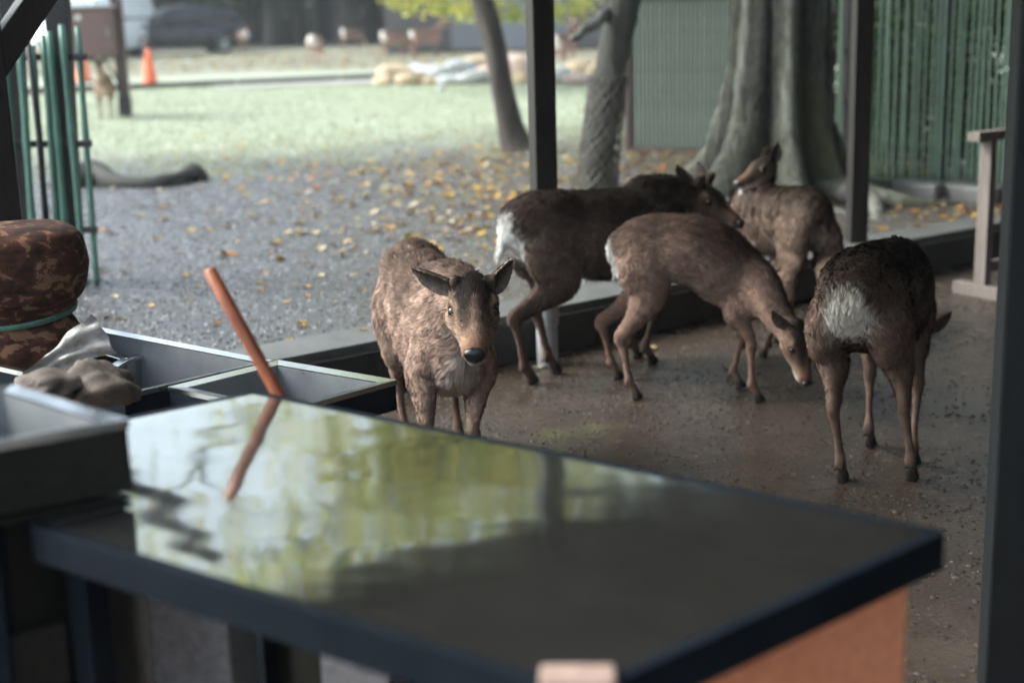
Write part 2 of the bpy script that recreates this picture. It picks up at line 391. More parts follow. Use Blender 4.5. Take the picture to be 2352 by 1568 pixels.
        B.loft(stl, leg_col, (.024, .022, .018, .010, .006, .005, .004, .002), up=(1, 0, 0), sides=16, flow=1.0)
    for i in range(4):              # dew claws
        for sg2 in (1, -1): B.loft([(ft[i][0] - .030, ft[i][1] + sg2 * .011, .080, .008, .008), (ft[i][0] - .040, ft[i][1] + sg2 * .012, .062, .007, .007), (ft[i][0] - .043, ft[i][1] + sg2 * .012, .052, .004, .004)], lambda tt, up, V: np.repeat(HOOF[None], len(V), 0), .001, up=(1, 0, 0), sides=8)
    # tail
    tb = np.array([-.415 * xs, 0, bow(-.4, .665)])
    B.loft([(*(tb + [.03, 0, .01]), .02, .018), (*(tb + [-.012, 0, -.01]), .024, .018), (*(tb + [tail[0] * .6, 0, tail[1] * .6]), .024, .017), (*(tb + [tail[0], 0, tail[1]]), .012, .010)],
           lambda tt, up, V: lerp3(fk, WHITE * .95 * rumpw if rump > .5 else fk, sstep(.35, .6, tt)), .022, sides=12)
    B.fuse(voxel)
    P, Q, C, Fl, Ln = B.P, B.Q, B.C2.copy(), B.F2, B.L2.copy()
    if rump > 0:                    # white rump patch
        d = (P - np.array([-.445 * xs, 0, bow(-.42, .575)])) / (np.array([.085, .084, .100]) * patch); r = np.linalg.norm(d, axis=1) + .06 * np.sin(P[:, 2] * 60)
        k = sstep(1.32, .72, r + .14 * np.sin(P[:, 1] * 160 + 7 * np.sin(P[:, 2] * 40)) + .05 * np.sin(P[:, 1] * 70 + 1)) * rump; C = C * (1 - k[:, None]) + (WHITE * rumpw)[None] * k[:, None]
        Ln = Ln * (1 + .15 * k); Fl = nrm(Fl * (1 - k[:, None]) + np.array([-.15, 0, -1.0]) * k[:, None])
    d_ = (P - poll) / hs; f_, la_, u_ = d_ @ fdir, d_ @ hl, d_ @ hu; hd = (f_ > -.05) & (f_ < .27) & (np.abs(la_) < .085) & (np.abs(u_) < .10)
    wob_ = .010 * np.sin(la_ * 120 + 1) + .008 * np.sin(f_ * 150 + la_ * 60); top_ = sstep(-.015, .02, u_ + .12 * (f_ - .06))
    def paint(k, col):
        C[:] = C * (1 - (k * hd)[:, None]) + np.asarray(col)[None] * (k * hd)[:, None]
    q = tint * (.35 + .65 * dark)
    paint(sstep(.128, .075, f_ + wob_) * top_ * sstep(.056, .040, np.abs(la_)) * (.75 + .25 * bold), DARK * (.22 if bold else .5))
    for sg in (1, -1): paint(np.exp(-((la_ - sg * (.024 - .05 * (f_ - .09))) / .011) ** 2) * sstep(.07, .09, f_) * sstep(.175, .11, f_ + wob_) * top_ * .85, DARK * .55)
    paint(np.exp(-(la_ / .0085) ** 2) * sstep(.095, .125, f_ + wob_) * sstep(.215, .19, f_) * top_ * .8, np.array((.165, .115, .086)) * q)
    for sg in (1, -1):
        ee = np.linalg.norm(np.stack([f_ - .090, la_ - sg * .0525, u_ - .020], 1), axis=1); paint(np.exp(-((ee - .022) / .006) ** 2) * .6, np.array((.17, .11, .078)) * q); paint(sstep(.019, .014, ee), DARK * .3)
    paint(sstep(.205, .225, f_) * sstep(-.045, -.03, u_) * .8, np.array((.12, .062, .040)) * np.minimum(q, 1.6))
    # ears (grown on after the fusing so that they stay thin)
    EV, EQ, EC, EF, EL = [], [], [], [], []; eb = len(P)
    if ears is None: ears = ((-.35, .9, .45), (-.35, -.9, .45))
    for sgn, ed in ((1, ears[0]), (-1, ears[1])):
        base = hp(-.002, sgn * .043, .030); e = nrm(fdir * ed[0] + hl * ed[1] + hu * ed[2]); op = np.asarray(ed[3:6] if len(ed) > 5 else (.8, 0, .1)); op = fdir * op[0] + hl * op[1] + hu * op[2]
        op = nrm(op - e * (op @ e)); wd = np.cross(e, op); nl, nw = 12, 9
        for layer in (0, 1):
            for a in range(nl):
                u = a / (nl - 1); W = .041 * hs * (math.sin(math.pi * min(1, (u * .84 + .14))) ** .75) * (1 - .22 * u)
                if a == nl - 1: W = .004
                for b in range(nw):
                    v = b / (nw - 1) * 2 - 1
                    p = base + e * (u * .135 * ear_l - .01) * hs + wd * (v * W) + op * ((v * v) * W * .62 - .012 * (1 - u)) - op * (.007 * layer * (1 - v * v) ** .5) * (1.0 if layer else 0)
                    EV.append(p); rim = abs(v) ** 3
                    if layer == 0: cc = (np.array((.075, .058, .050)) * (1 - rim) + np.array((.26, .22, .195)) * rim) * (0.6 + .4 * dark) * (1 - .3 * u) * np.minimum(tint, 1.7)  # dark hollow and pale edge put shade and light into the ear colour
                    else: cc = dk * (1.5 - .6 * u) + .02
                    EC.append(cc); EF.append(e); EL.append(.010 if layer else .014)
        o0 = eb + (0 if sgn == 1 else 2 * nl * nw)
        for layer in (0, 1):
            for a in range(nl - 1):
                for b in range(nw - 1):
                    q = [o0 + layer * nl * nw + a * nw + b, o0 + layer * nl * nw + a * nw + b + 1, o0 + layer * nl * nw + (a + 1) * nw + b + 1, o0 + layer * nl * nw + (a + 1) * nw + b]
                    EQ.append(q if layer else q[::-1])
    P = np.concatenate([P, EV]); Q = np.concatenate([Q, np.array(EQ)]); C = np.concatenate([C, EC]); Fl = np.concatenate([Fl, EF]); Ln = np.concatenate([Ln, EL])
    root = empty(name, (loc[0], loc[1], zb), yaw, label, 'deer', group); root.scale = (s, s, s)
    body = np_mesh('body', P, Q, 'coat', root, True); vcol(body.data, np.clip(C, 0, 1))
    # strands of fur
    if fur_n:
        N = np.empty(len(P) * 3, np.float32); body.data.vertices.foreach_get('normal', N); N = N.reshape(-1, 3)
        A = np.linalg.norm(np.cross(P[Q[:, 2]] - P[Q[:, 0]], P[Q[:, 3]] - P[Q[:, 1]]), axis=1) * (Ln[Q].mean(1) > .002)
        fi = rng.choice(len(Q), fur_n, p=A / A.sum()); w = rng.random((fur_n, 2)); q = Q[fi]
        wt = np.stack([(1 - w[:, 0]) * (1 - w[:, 1]), w[:, 0] * (1 - w[:, 1]), w[:, 0] * w[:, 1], (1 - w[:, 0]) * w[:, 1]], 1)[..., None]
        b0 = (P[q] * wt).sum(1); nn = nrm((N[q] * wt).sum(1)); fl = (Fl[q] * wt).sum(1); cc = (C[q] * wt).sum(1); ll = (Ln[q] * wt[..., 0]).sum(1)
        fl = nrm(fl - nn * (fl * nn).sum(1, keepdims=True))
        clump = np.sin(b0 * 34 + 1.3) + .6 * np.sin(b0[:, [1, 2, 0]] * 61) ; clump = clump + .5 * np.sin(b0[:, [2, 0, 1]] * 113)
        d1 = nrm(fl + nn * lift + clump * .16 + rng.normal(0, .16, (fur_n, 3))); d2 = nrm(fl * 1.0 + nn * (lift - .3) + clump * .28 + rng.normal(0, .25, (fur_n, 3)) + np.array([0, 0, -.25]))
        ll = ll * rng.uniform(.55, 1.25, fur_n); m = b0 + d1 * (ll * .5)[:, None]; tp = m + d2 * (ll * .5)[:, None]
        ng = max(1, fur_n // clump_n); gi = rng.choice(fur_n, ng, replace=False); kd = KDTree(ng)      # strands gather in tufts
        for a, q_ in enumerate(b0[gi]): kd.insert(q_, a)
        kd.balance(); own = np.array([kd.find(q_)[1] for q_ in b0]); gb, gt = b0[gi][own], tp[gi][own]
        near = np.clip(1 - np.linalg.norm(gb - b0, axis=1) / .035, 0, 1) * np.clip(ll / .014, 0, 1); pull = (.72 * near)[:, None]
        tp = tp * (1 - pull) + gt * pull; m = m * (1 - pull * .35) + (gb + gt) * .5 * pull * .35
        gl = np.exp(rng.normal(0, mottle * .8, ng))[own][:, None] ** near[:, None]
        sd = nrm(np.cross(d1, nn + rng.normal(0, .35, (fur_n, 3)))) * (fur_w * .5 * rng.uniform(.6, 1.2, fur_n))[:, None]
        b0 = b0 - nn * .002
        V5 = np.stack([b0 - sd, b0 + sd, m + sd * .8, m - sd * .8, tp], 1).reshape(-1, 3); i0 = np.arange(fur_n)[:, None] * 5
        T3 = np.concatenate([i0 + [0, 1, 2], i0 + [0, 2, 3], i0 + [3, 2, 4]], 1).reshape(-1, 3)
        fo = np_mesh('fur', V5, T3, 'fur', root, True)
        cl = (np.sin(b0[:, 0] * 47 + 2 * np.sin(b0[:, 2] * 29)) * np.sin(b0[:, 2] * 53 + 2 * np.sin(b0[:, 1] * 37 + b0[:, 0] * 21)) + .7 * np.sin(b0[:, 1] * 91 + b0[:, 2] * 67 + 3 * np.sin(b0[:, 0] * 31)))[:, None]
        vr = rng.lognormal(0, .24, (fur_n, 1)) * gl * np.exp(mottle * cl * np.clip(ll / .02, 0, 1)[:, None]); pale = sstep(.35, .5, cc.mean(1))[:, None]; vr = vr * (1 - pale) + pale; cs = np.stack([cc * vr * .8, cc * vr * .8, cc * vr, cc * vr, cc * vr * 1.18 + .008], 1).reshape(-1, 3)
        vcol(fo.data, np.clip(cs, 0, .95))
        fo.data.normals_split_custom_set_from_vertices(np.repeat(nrm(nn + rng.normal(0, .12, nn.shape)), 5, 0).tolist())
    for sgn in (1, -1):
        mb = MB(); e = hp(.090, sgn * .0525, .020)
        mb.lathe([(.0140 * hs * math.sin(math.pi * (k + .15) / 10.3), -.0140 * hs * math.cos(math.pi * (k + .15) / 10.3)) for k in range(11)], e, 16)
        eo = mb.build('eye', 'eye', root, True)
        lv = []; ax = nrm(hl * sgn + hu * .15 + fdir * .25); fr = nrm(fdir - ax * (fdir @ ax)); uu = np.cross(ax, fr) * (1 if np.cross(ax, fr) @ hu > 0 else -1)
        for a in range(8):
            for b in range(15):
                th = .12 + 1.45 * a / 7; ph = -.35 + 3.84 * b / 14; rr = .0163 * hs
                lv.append(e + (fr * math.cos(ph) * math.cos(th - .25) + uu * (math.sin(ph) * math.cos(th - .25) * .0 + math.sin(ph)) * (.52 + .48 * a / 7 if math.sin(ph) > 0 else .62) + ax * math.cos(th) * .0) * rr * (.70 + .42 * a / 7) + ax * rr * (.70 - .75 * a / 7))
        lm = MB(); lm.add(lv, [(a * 15 + b, a * 15 + b + 1, (a + 1) * 15 + b + 1, (a + 1) * 15 + b) for a in range(7) for b in range(14)]); lm.build('eyelid', 'eyelid', eo, True)
    mb = MB(); nv = []; K = 14
    for a in range(K + 1):
        th = math.pi * a / K
        for b in range(20):
            ph = 2 * math.pi * b / 20; x = math.sin(th) * math.cos(ph); y = math.sin(th) * math.sin(ph); z = math.cos(th)
            wdt = .0285 * (1 - .22 * sstep(0, -1, np.array(z))) ; f = .017 * x
            for ns in (1, -1):
                dn = math.hypot(y * wdt - ns * .0135, z * .02 - .001); f -= .007 * max(0, 1 - (dn / .0075) ** 2) * (x > 0)
            nv.append(hp(.243 + f, y * wdt, -.012 + z * .0225 + .004 * abs(y)))
    fs = [(a * 20 + b, a * 20 + (b + 1) % 20, (a + 1) * 20 + (b + 1) % 20, (a + 1) * 20 + b) for a in range(K) for b in range(20)]
    mb.add(nv, fs); mb.build('nose', 'wet_nose', root, True)
    return root
# ------------------------------------------------------------------ surface materials
def earth():
    t = NT('ground_outside'); v = t.co()
    sx = t.new('ShaderNodeSeparateXYZ'); t.l.new(v, sx.inputs[0]); X, Y = sx.outputs[0], sx.outputs[1]
    nb = t.noise(0.35, 5, 0.6, v); nm = t.noise(2.2, 6, 0.62, v); nf = t.noise(38, 4, 0.7, v); vg = t.voro(34, v, 'Color'); vd = t.voro(34, v)
    # gravel
    gc = t.mix(0.75, t.ramp(nm, [(0.3, (0.045, 0.040, 0.041)), (0.7, (0.085, 0.08, 0.085))]), t.ramp(t.math('ADD', nf, 0), [(0.25, (0.03, 0.027, 0.026)), (0.6, (0.085, 0.080, 0.085)), (0.8, (0.19, 0.19, 0.21))]))
    # bare soil and litter
    sc = t.mix(0.5, t.ramp(nm, [(0.3, (0.05, 0.039, 0.033)), (0.7, (0.10, 0.082, 0.072))]), t.ramp(nf, [(0.3, (0.03, 0.023, 0.019)), (0.75, (0.15, 0.12, 0.10))]))
    # lawn
    lc = t.mix(0.55, t.ramp(nm, [(0.3, (0.30, 0.325, 0.235)), (0.7, (0.42, 0.44, 0.35))]), t.ramp(nf, [(0.3, (0.22, 0.245, 0.165)), (0.75, (0.50, 0.515, 0.42))]))
    lb = t.mix(t.ramp(t.noise(0.6, 4, 0.6, v), [(0.52, (0, 0, 0)), (0.68, (1, 1, 1))]), lc, (0.22, 0.19, 0.11))
    wob = t.math('MULTIPLY', t.math('SUBTRACT', nb, 0.5), 5.0); wob2 = t.math('MULTIPLY', t.math('SUBTRACT', nm, 0.5), 2.6)
    yy = t.math('ADD', t.math('ADD', Y, wob), wob2)
    def band(lo, hi, val):
        r = t.new('ShaderNodeMapRange', clamp=True); r.interpolation_type = 'SMOOTHSTEP'; t.l.new(val, r.inputs['Value']); r.inputs['From Min'].default_value = lo; r.inputs['From Max'].default_value = hi; return r.outputs[0]
    side = t.math('ADD', t.math('ADD', X, t.math('MULTIPLY', wob, 0.5)), 0)
    c = t.mix(band(-1.3, 0.6, side), gc, sc)                       # gravel on the left, soil under the trees
    c = t.mix(band(13.5, 17.0, t.math('SUBTRACT', yy, t.math('MULTIPLY', X, 0.25))), c, lc)
    c = t.mix(t.math('MULTIPLY', band(29.0, 36.0, yy), 0.85), c, t.mix(nm, (0.15, 0.165, 0.11), (0.15, 0.12, 0.08)))
    far = band(50, 58, yy); c = t.mix(far, c, (0.06, 0.05, 0.04))
    rg = t.new('ShaderNodeMapRange'); t.l.new(nm, rg.inputs['Value']); rg.inputs['To Min'].default_value = 0.14; rg.inputs['To Max'].default_value = 0.42
    rl = t.mix(band(12.5, 16, yy), rg.outputs[0], (0.8, 0.8, 0.8))
    t.set(col=c, rough=rl, spec=0.5); p = t.bump(nf, 0.55, 0.016); t.bump(vd, 0.3, 0.012, p)
earth()
def floor_mat():
    t = NT('shelter_floor'); v = t.co()
    nb = t.noise(0.9, 5, 0.6, v); nm = t.noise(4.5, 6, 0.65, v, 0.4); nf = t.noise(55, 4, 0.7, v); nt = t.noise(14, 5, 0.7, t.co((1, 1, 1)), 0.6); vd = t.voro(60, v)
    c = t.ramp(nm, [(0.28, (0.020, 0.0132, 0.0094)), (0.5, (0.052, 0.035, 0.025)), (0.72, (0.098, 0.069, 0.053))])
    c = t.mix(0.55, c, t.ramp(nf, [(0.28, (0.018, 0.013, 0.011)), (0.5, (0.048, 0.032, 0.023)), (0.75, (0.115, 0.085, 0.068))]))
    moss = t.ramp(t.noise(1.5, 5, 0.6, v), [(0.60, (0, 0, 0)), (0.68, (1, 1, 1))])
    c = t.mix(t.math('MULTIPLY', moss, 0.45), c, (0.13, 0.14, 0.055))
    wet = t.ramp(nb, [(0.40, (0.10, 0.10, 0.10)), (0.62, (0.42, 0.42, 0.42))])
    t.set(col=c, rough=t.mix(0.35, wet, t.ramp(nt, [(0.35, (0.12, 0.12, 0.12)), (0.65, (0.55, 0.55, 0.55))])), spec=0.5)
    p = t.bump(nf, 0.4, 0.010); p = t.bump(nt, 0.25, 0.02, p); t.bump(vd, 0.2, 0.006, p)
floor_mat()
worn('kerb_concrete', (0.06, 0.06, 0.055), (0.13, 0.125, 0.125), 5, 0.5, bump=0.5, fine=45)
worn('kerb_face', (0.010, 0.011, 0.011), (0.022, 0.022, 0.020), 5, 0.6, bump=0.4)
worn('path_gravel', (0.22, 0.20, 0.19), (0.42, 0.39, 0.37), 3, 0.7, bump=0.8, fine=25)
worn('post_paint', (0.012, 0.010, 0.010), (0.027, 0.021, 0.019), 4, 0.5, stretch=(1, 1, 0.15), bump=0.1, spec=0.25)
worn('post_dark', (0.003, 0.004, 0.005), (0.008, 0.009, 0.010), 4, 0.7, stretch=(1, 1, 0.15), bump=0.1, spec=0.2)
worn('net_wire', (0.07, 0.06, 0.05), (0.17, 0.15, 0.13), 14, 0.6)
worn('galvanised', (0.30, 0.29, 0.30), (0.46, 0.45, 0.46), 7, 0.5, 0.3)
worn('roof_wood', (0.055, 0.044, 0.037), (0.11, 0.09, 0.077), 3, 0.75, stretch=(1, 1, 6), bump=0.3)
worn('fence_dark', (0.012, 0.011, 0.012), (0.030, 0.026, 0.026), 5, 0.6, stretch=(1, 1, 0.2), bump=0.3)
worn('green_pole', (0.055, 0.15, 0.105), (0.14, 0.27, 0.21), 5, 0.38, stretch=(1, 1, 0.25), bump=0.1)
worn('green_pole_dull', (0.13, 0.215, 0.155), (0.26, 0.36, 0.28), 5, 0.5, stretch=(1, 1, 0.25), bump=0.1)
worn('panel_sheet', (0.10, 0.098, 0.086), (0.165, 0.16, 0.14), 2.5, 0.6, stretch=(1, 1, 0.5), bump=0.1)
worn('panel_slat', (0.19, 0.245, 0.205), (0.30, 0.355, 0.31), 3, 0.5, stretch=(1, 1, 0.3), bump=0.1)
worn('brown_steel', (0.060, 0.036, 0.034), (0.10, 0.066, 0.062), 4, 0.5, bump=0.1)
worn('box_paint', (0.13, 0.072, 0.072), (0.19, 0.115, 0.112), 3, 0.45, bump=0.05)
worn('pale_wood', (0.10, 0.08, 0.068), (0.19, 0.158, 0.14), 4, 0.7, stretch=(1, 1, 0.12), bump=0.3)
worn('grey_siding', (0.14, 0.145, 0.165), (0.22, 0.225, 0.25), 2, 0.6, bump=0.1)
worn('dark_siding', (0.07, 0.065, 0.068), (0.11, 0.10, 0.10), 2, 0.6, bump=0.1)
worn('cone_orange', (0.85, 0.115, 0.035), (0.95, 0.19, 0.075), 3, 0.45, bump=0.05)
worn('cone_base', (0.05, 0.02, 0.02), (0.12, 0.05, 0.045), 3, 0.6)
worn('orange_board', (0.76, 0.24, 0.115), (0.88, 0.33, 0.175), 2.2, 0.5, bump=0.05)
worn('orange_wood', (0.13, 0.028, 0.010), (0.30, 0.078, 0.026), 5, 0.45, stretch=(1, 1, 0.1), bump=0.15)
worn('pink_pad', (0.24, 0.15, 0.12), (0.34, 0.23, 0.19), 8, 0.6)
worn('crate_grey', (0.30, 0.275, 0.275), (0.46, 0.42, 0.42), 5, 0.65, bump=0.2)
worn('cabinet_dark', (0.007, 0.008, 0.007), (0.018, 0.016, 0.013), 3, 0.5, bump=0.1, spec=0.12)
worn('cord_green', (0.03, 0.09, 0.07), (0.07, 0.16, 0.12), 30, 0.7)
worn('plastic_pale', (0.17, 0.15, 0.14), (0.29, 0.265, 0.245), 14, 0.4, bump=0.4)
worn('cloth_brown', (0.05, 0.034, 0.027), (0.13, 0.095, 0.075), 10, 0.8, bump=0.5)
worn('root_bark', (0.016, 0.015, 0.012), (0.045, 0.042, 0.034), 7, 0.8, bump=0.6)
worn('car_black', (0.010, 0.010, 0.012), (0.016, 0.016, 0.019), 2, 0.15, bump=0, spec=0.5)
worn('van_white', (0.70, 0.71, 0.73), (0.78, 0.79, 0.80), 2, 0.25, bump=0)
worn('tyre', (0.012, 0.012, 0.012), (0.03, 0.03, 0.03), 8, 0.8)
worn('rim_metal', (0.35, 0.35, 0.37), (0.5, 0.5, 0.52), 8, 0.3, 0.8)
worn('lamp_lens', (0.6, 0.6, 0.62), (0.75, 0.75, 0.78), 8, 0.15)
worn('tail_lens', (0.45, 0.02, 0.02), (0.6, 0.03, 0.03), 8, 0.15)
t = NT('car_glass'); t.set(col=(0.20, 0.235, 0.25), rough=0.06, spec=0.7, metal=0.7)
def steel(name, c1, c2, rlo, rhi, wave, metal=1.0, wsc=5.0):
    t = NT(name); v = t.co((1, 1, 1)); n = t.noise(3, 5, 0.6, v); f = t.noise(70, 3, 0.6, t.co((1, 0.12, 1), (0, 0, 0.65))); big = t.noise(wsc, 1.5, 0.45, t.co((0.7, 1.3, 1), (0, 0, 0.62)))
    r = t.new('ShaderNodeMapRange'); t.l.new(t.mix(0.4, n, f), r.inputs['Value']); r.inputs['From Min'].default_value = 0.3; r.inputs['From Max'].default_value = 0.7; r.inputs['To Min'].default_value = rlo; r.inputs['To Max'].default_value = rhi
    t.set(col=t.ramp(n, [(0.3, c1), (0.7, c2)]), metal=metal, rough=r.outputs[0])
    p = t.bump(big, wave, 0.02); t.bump(f, 0.015, 0.003, p)
steel('table_steel', (0.29, 0.285, 0.26), (0.43, 0.425, 0.40), 0.035, 0.11, 0.14, 0.965, 3.6)
steel('sink_steel', (0.50, 0.51, 0.53), (0.66, 0.67, 0.69), 0.10, 0.24, 0.05)
steel('bowl_steel', (0.12, 0.125, 0.135), (0.21, 0.215, 0.225), 0.25, 0.45, 0.05, 0.35)
steel('apron_steel', (0.004, 0.006, 0.009), (0.010, 0.013, 0.018), 0.4, 0.6, 0.05, 0.0)
MATS['apron_steel'].node_tree.nodes['Principled BSDF'].inputs['Specular IOR Level'].default_value = 0.04
def bark(name, lo, mid, hi, moss, mamt, sc=1.0):
    t = NT(name); v = t.co((1, 1, 0.16)); n = t.noise(11 * sc, 7, 0.68, v, 0.4); b = t.noise(2.4 * sc, 4, 0.6, t.co((1, 1, 0.3))); f = t.noise(45 * sc, 4, 0.7, t.co((1, 1, 0.5)))
    c = t.ramp(n, [(0.28, lo), (0.5, mid), (0.74, hi)]); c = t.mix(0.4, c, t.ramp(f, [(0.3, lo), (0.75, hi)]))
    m = t.ramp(b, [(0.45, (0, 0, 0)), (0.62, (1, 1, 1))]); c = t.mix(t.math('MULTIPLY', m, mamt), c, moss)
    t.set(col=c, rough=0.7, spec=0.4); p = t.bump(n, 0.9, 0.03); t.bump(f, 0.5, 0.01, p)
bark('bark_big', (0.022, 0.020, 0.016), (0.085, 0.078, 0.062), (0.34, 0.33, 0.31), (0.07, 0.085, 0.03), 0.5, 0.7)
bark('bark_lean', (0.010, 0.009, 0.008), (0.028, 0.027, 0.020), (0.13, 0.125, 0.11), (0.07, 0.075, 0.035), 0.45, 1.4)
bark('bark_thin', (0.018, 0.013, 0.011), (0.05, 0.037, 0.032), (0.13, 0.105, 0.095), (0.06, 0.06, 0.04), 0.25, 1.6)
bark('bark_far', (0.012, 0.010, 0.010), (0.028, 0.024, 0.024), (0.06, 0.053, 0.052), (0.04, 0.05, 0.03), 0.3, 0.8)
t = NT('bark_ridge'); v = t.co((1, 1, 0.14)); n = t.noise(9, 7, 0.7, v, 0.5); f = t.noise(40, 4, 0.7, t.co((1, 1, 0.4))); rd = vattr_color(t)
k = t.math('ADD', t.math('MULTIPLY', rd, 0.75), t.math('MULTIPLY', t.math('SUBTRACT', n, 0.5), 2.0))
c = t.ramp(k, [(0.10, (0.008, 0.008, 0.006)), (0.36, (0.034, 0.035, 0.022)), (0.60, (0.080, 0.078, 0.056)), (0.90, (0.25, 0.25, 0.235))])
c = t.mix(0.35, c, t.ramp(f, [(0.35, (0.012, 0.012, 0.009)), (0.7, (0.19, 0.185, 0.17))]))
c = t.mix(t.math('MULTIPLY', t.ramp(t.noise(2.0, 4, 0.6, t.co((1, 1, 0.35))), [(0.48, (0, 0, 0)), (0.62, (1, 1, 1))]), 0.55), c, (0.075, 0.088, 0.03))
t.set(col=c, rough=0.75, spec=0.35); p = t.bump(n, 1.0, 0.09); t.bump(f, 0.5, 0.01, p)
def leafy(name, trans=0.35):
    t = NT(name); c = vattr_color(t); t.set(col=c, rough=0.6, spec=0.3)
    tr = t.new('ShaderNodeBsdfTranslucent'); t.l.new(c, tr.inputs[0]); mx = t.new('ShaderNodeMixShader'); mx.inputs[0].default_value = trans
    t.l.new(t.b.outputs[0], mx.inputs[1]); t.l.new(tr.outputs[0], mx.inputs[2]); t.l.new(mx.outputs[0], t.out.inputs['Surface'])
leafy('leaf', 0.55); leafy('grass_blade', 0.3); leafy('dead_leaf', 0.1); leafy('pebble', 0.0)
def stone(name, a, b):
    t = NT(name); n = t.noise(3, 6, 0.65); f = t.noise(25, 4, 0.7)
    t.set(col=t.mix(0.4, t.ramp(n, [(0.3, a), (0.7, b)]), t.ramp(f, [(0.3, a), (0.7, b)])), rough=0.7); t.bump(f, 0.6, 0.03)
stone('stone_grey', (0.24, 0.25, 0.26), (0.46, 0.47, 0.48)); stone('stone_pink', (0.36, 0.25, 0.22), (0.56, 0.42, 0.38)); stone('stone_tan', (0.36, 0.26, 0.16), (0.56, 0.43, 0.30))
t = NT('printed_cloth'); v = t.co((1, 1, 1.5)); n = t.noise(16, 5, 0.6, v, 0.5); m = t.noise(7, 2, 0.5, v)
c = t.ramp(n, [(0.42, (0.022, 0.008, 0.006)), (0.49, (0.055, 0.018, 0.011)), (0.545, (0.070, 0.022, 0.014)), (0.575, (0.20, 0.105, 0.06))])
c = t.mix(0.35, c, t.ramp(t.noise(8, 4, 0.6, t.co((1, 1, 5))), [(0.4, (0.012, 0.008, 0.006)), (0.65, (0.075, 0.036, 0.022))]))
t.set(col=c, rough=0.9, spec=0.15); t.bump(t.noise(5, 3), 0.5, 0.04)

# ------------------------------------------------------------------ the setting
kb0 = np.array(at(1100, 850, 0)[:2]); kb1 = np.array(at(2240, 606, 0)[:2]); KD = (kb1 - kb0) / np.linalg.norm(kb1 - kb0); KN = np.array([-KD[1], KD[0]])
K0 = kb0 + KD * 1.2
def kp(u, v): p = K0 + KD * u + KN * v; return float(p[0]), float(p[1])

def hnoise(x, y):
    return .45 * np.sin(x * .9 + 1.1 * np.sin(y * .5)) + .35 * np.sin(y * 1.3 + .8 * np.sin(x * .7 + 2)) + .2 * np.sin(x * 2.9 + y * 2.1)
def out_z(x, y):
    v = (np.asarray(x) - K0[0]) * KN[0] + (np.asarray(y) - K0[1]) * KN[1]
    return G + .018 * hnoise(np.asarray(x), np.asarray(y)) * np.clip((v - .5) / 3, 0, 1)
us = np.concatenate([-np.geomspace(300, 12, 14), np.linspace(-11, 14, 76), np.geomspace(15, 300, 14)]); vs_ = np.concatenate([np.linspace(.30, 28, 90), np.geomspace(29, 330, 22)])
UU, VV = np.meshgrid(us, vs_, indexing='ij'); X = K0[0] + KD[0] * UU + KN[0] * VV; Y = K0[1] + KD[1] * UU + KN[1] * VV
Z = out_z(X, Y); nU, nV = UU.shape
I = np.arange(nU * nV).reshape(nU, nV); Q = np.stack([I[:-1, :-1], I[1:, :-1], I[1:, 1:], I[:-1, 1:]], -1).reshape(-1, 4)
tag(np_mesh('ground', np.stack([X, Y, Z], -1).reshape(-1, 3), Q, 'ground_outside', None, True), kind='structure')
mb = MB(); mb.prism([kp(-300, -60), kp(300, -60), kp(300, .16), kp(-300, .16)], -.25, 0.0); tag(mb.build('shelter_floor', 'shelter_floor'), kind='structure')
mb = MB(); mb.prism([kp(-300, .03), kp(300, .03), kp(300, .31), kp(-300, .31)], -.1, G + .006); tag(mb.build('kerb', 'kerb_concrete'), kind='structure')
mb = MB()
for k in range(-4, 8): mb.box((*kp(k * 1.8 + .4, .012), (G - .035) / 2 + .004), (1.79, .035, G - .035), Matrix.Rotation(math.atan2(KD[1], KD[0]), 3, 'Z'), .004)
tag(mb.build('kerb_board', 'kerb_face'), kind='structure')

# roof over the shelter: boards on rafters, eave along the kerb
RZ = 2.72; ang = math.atan2(KD[1], KD[0]); RM = Matrix.Rotation(ang, 3, 'Z')
roof = tag(MB().prism([kp(-3.6, -9.0), kp(9.5, -9.0), kp(9.5, .42), kp(-3.6, .42)], RZ + .10, RZ + .16).build('roof', 'roof_wood'), kind='structure')
for k in range(15):
    u = -3.5 + k * .92; mb = MB(); mb.box((*kp(u, -4.25), RZ + .045), (.07, 9.2, .11), RM, .006); mb.build('rafter', 'roof_wood', roof)
mb = MB(); mb.box((*kp(2.95, .12), RZ - .08), (13.0, .12, .14), RM, .006); mb.build('eave_beam', 'roof_wood', roof)
mb = MB(); mb.box((*kp(2.95, -6.2), RZ - .08), (13.0, .12, .14), RM, .006); mb.build('cross_beam', 'roof_wood', roof)

mb = MB(); mb.box((*kp(2.95, -8.9), RZ / 2 + .05), (13.1, .10, RZ + .08), RM); tag(mb.build('back_light_block', 'roof_wood'), 'unseen dark board wall added behind the camera to block light', 'wall')  # unseen wall, added so less light reaches the inside from behind
mb = MB(); mb.box((*kp(4.9, -4.7), RZ / 2 + .05), (.10, 8.2, RZ + .06), RM); tag(mb.build('side_light_block', 'roof_wood'), 'unseen dark board wall added at the right to block light', 'wall')  # unseen wall, added to darken the floor and posts on the right
def post(name, label, x, y, w, mat, ztop, z0=0.0, base=None, rz=ang, sleeve=None):
    r = empty(name, (x, y, 0), rz, label, 'post')
    mb = MB(); mb.box((0, 0, (z0 + ztop) / 2), (w, w, ztop - z0), None, .008); mb.build('shaft', mat, r)
    if sleeve: mb = MB(); mb.lathe([(sleeve * 1.0, 0.004), (sleeve, z0 * .62), (sleeve * 1.12, z0 * .63), (sleeve * 1.12, z0 + .012)], n=24); mb.build('sleeve', 'galvanised', r)
    if base: mb = MB(); mb.box((0, 0, base[1] / 2 + .002), (base[0], base[0], base[1]), None, .01); mb.build('base', mat, r)
    return r
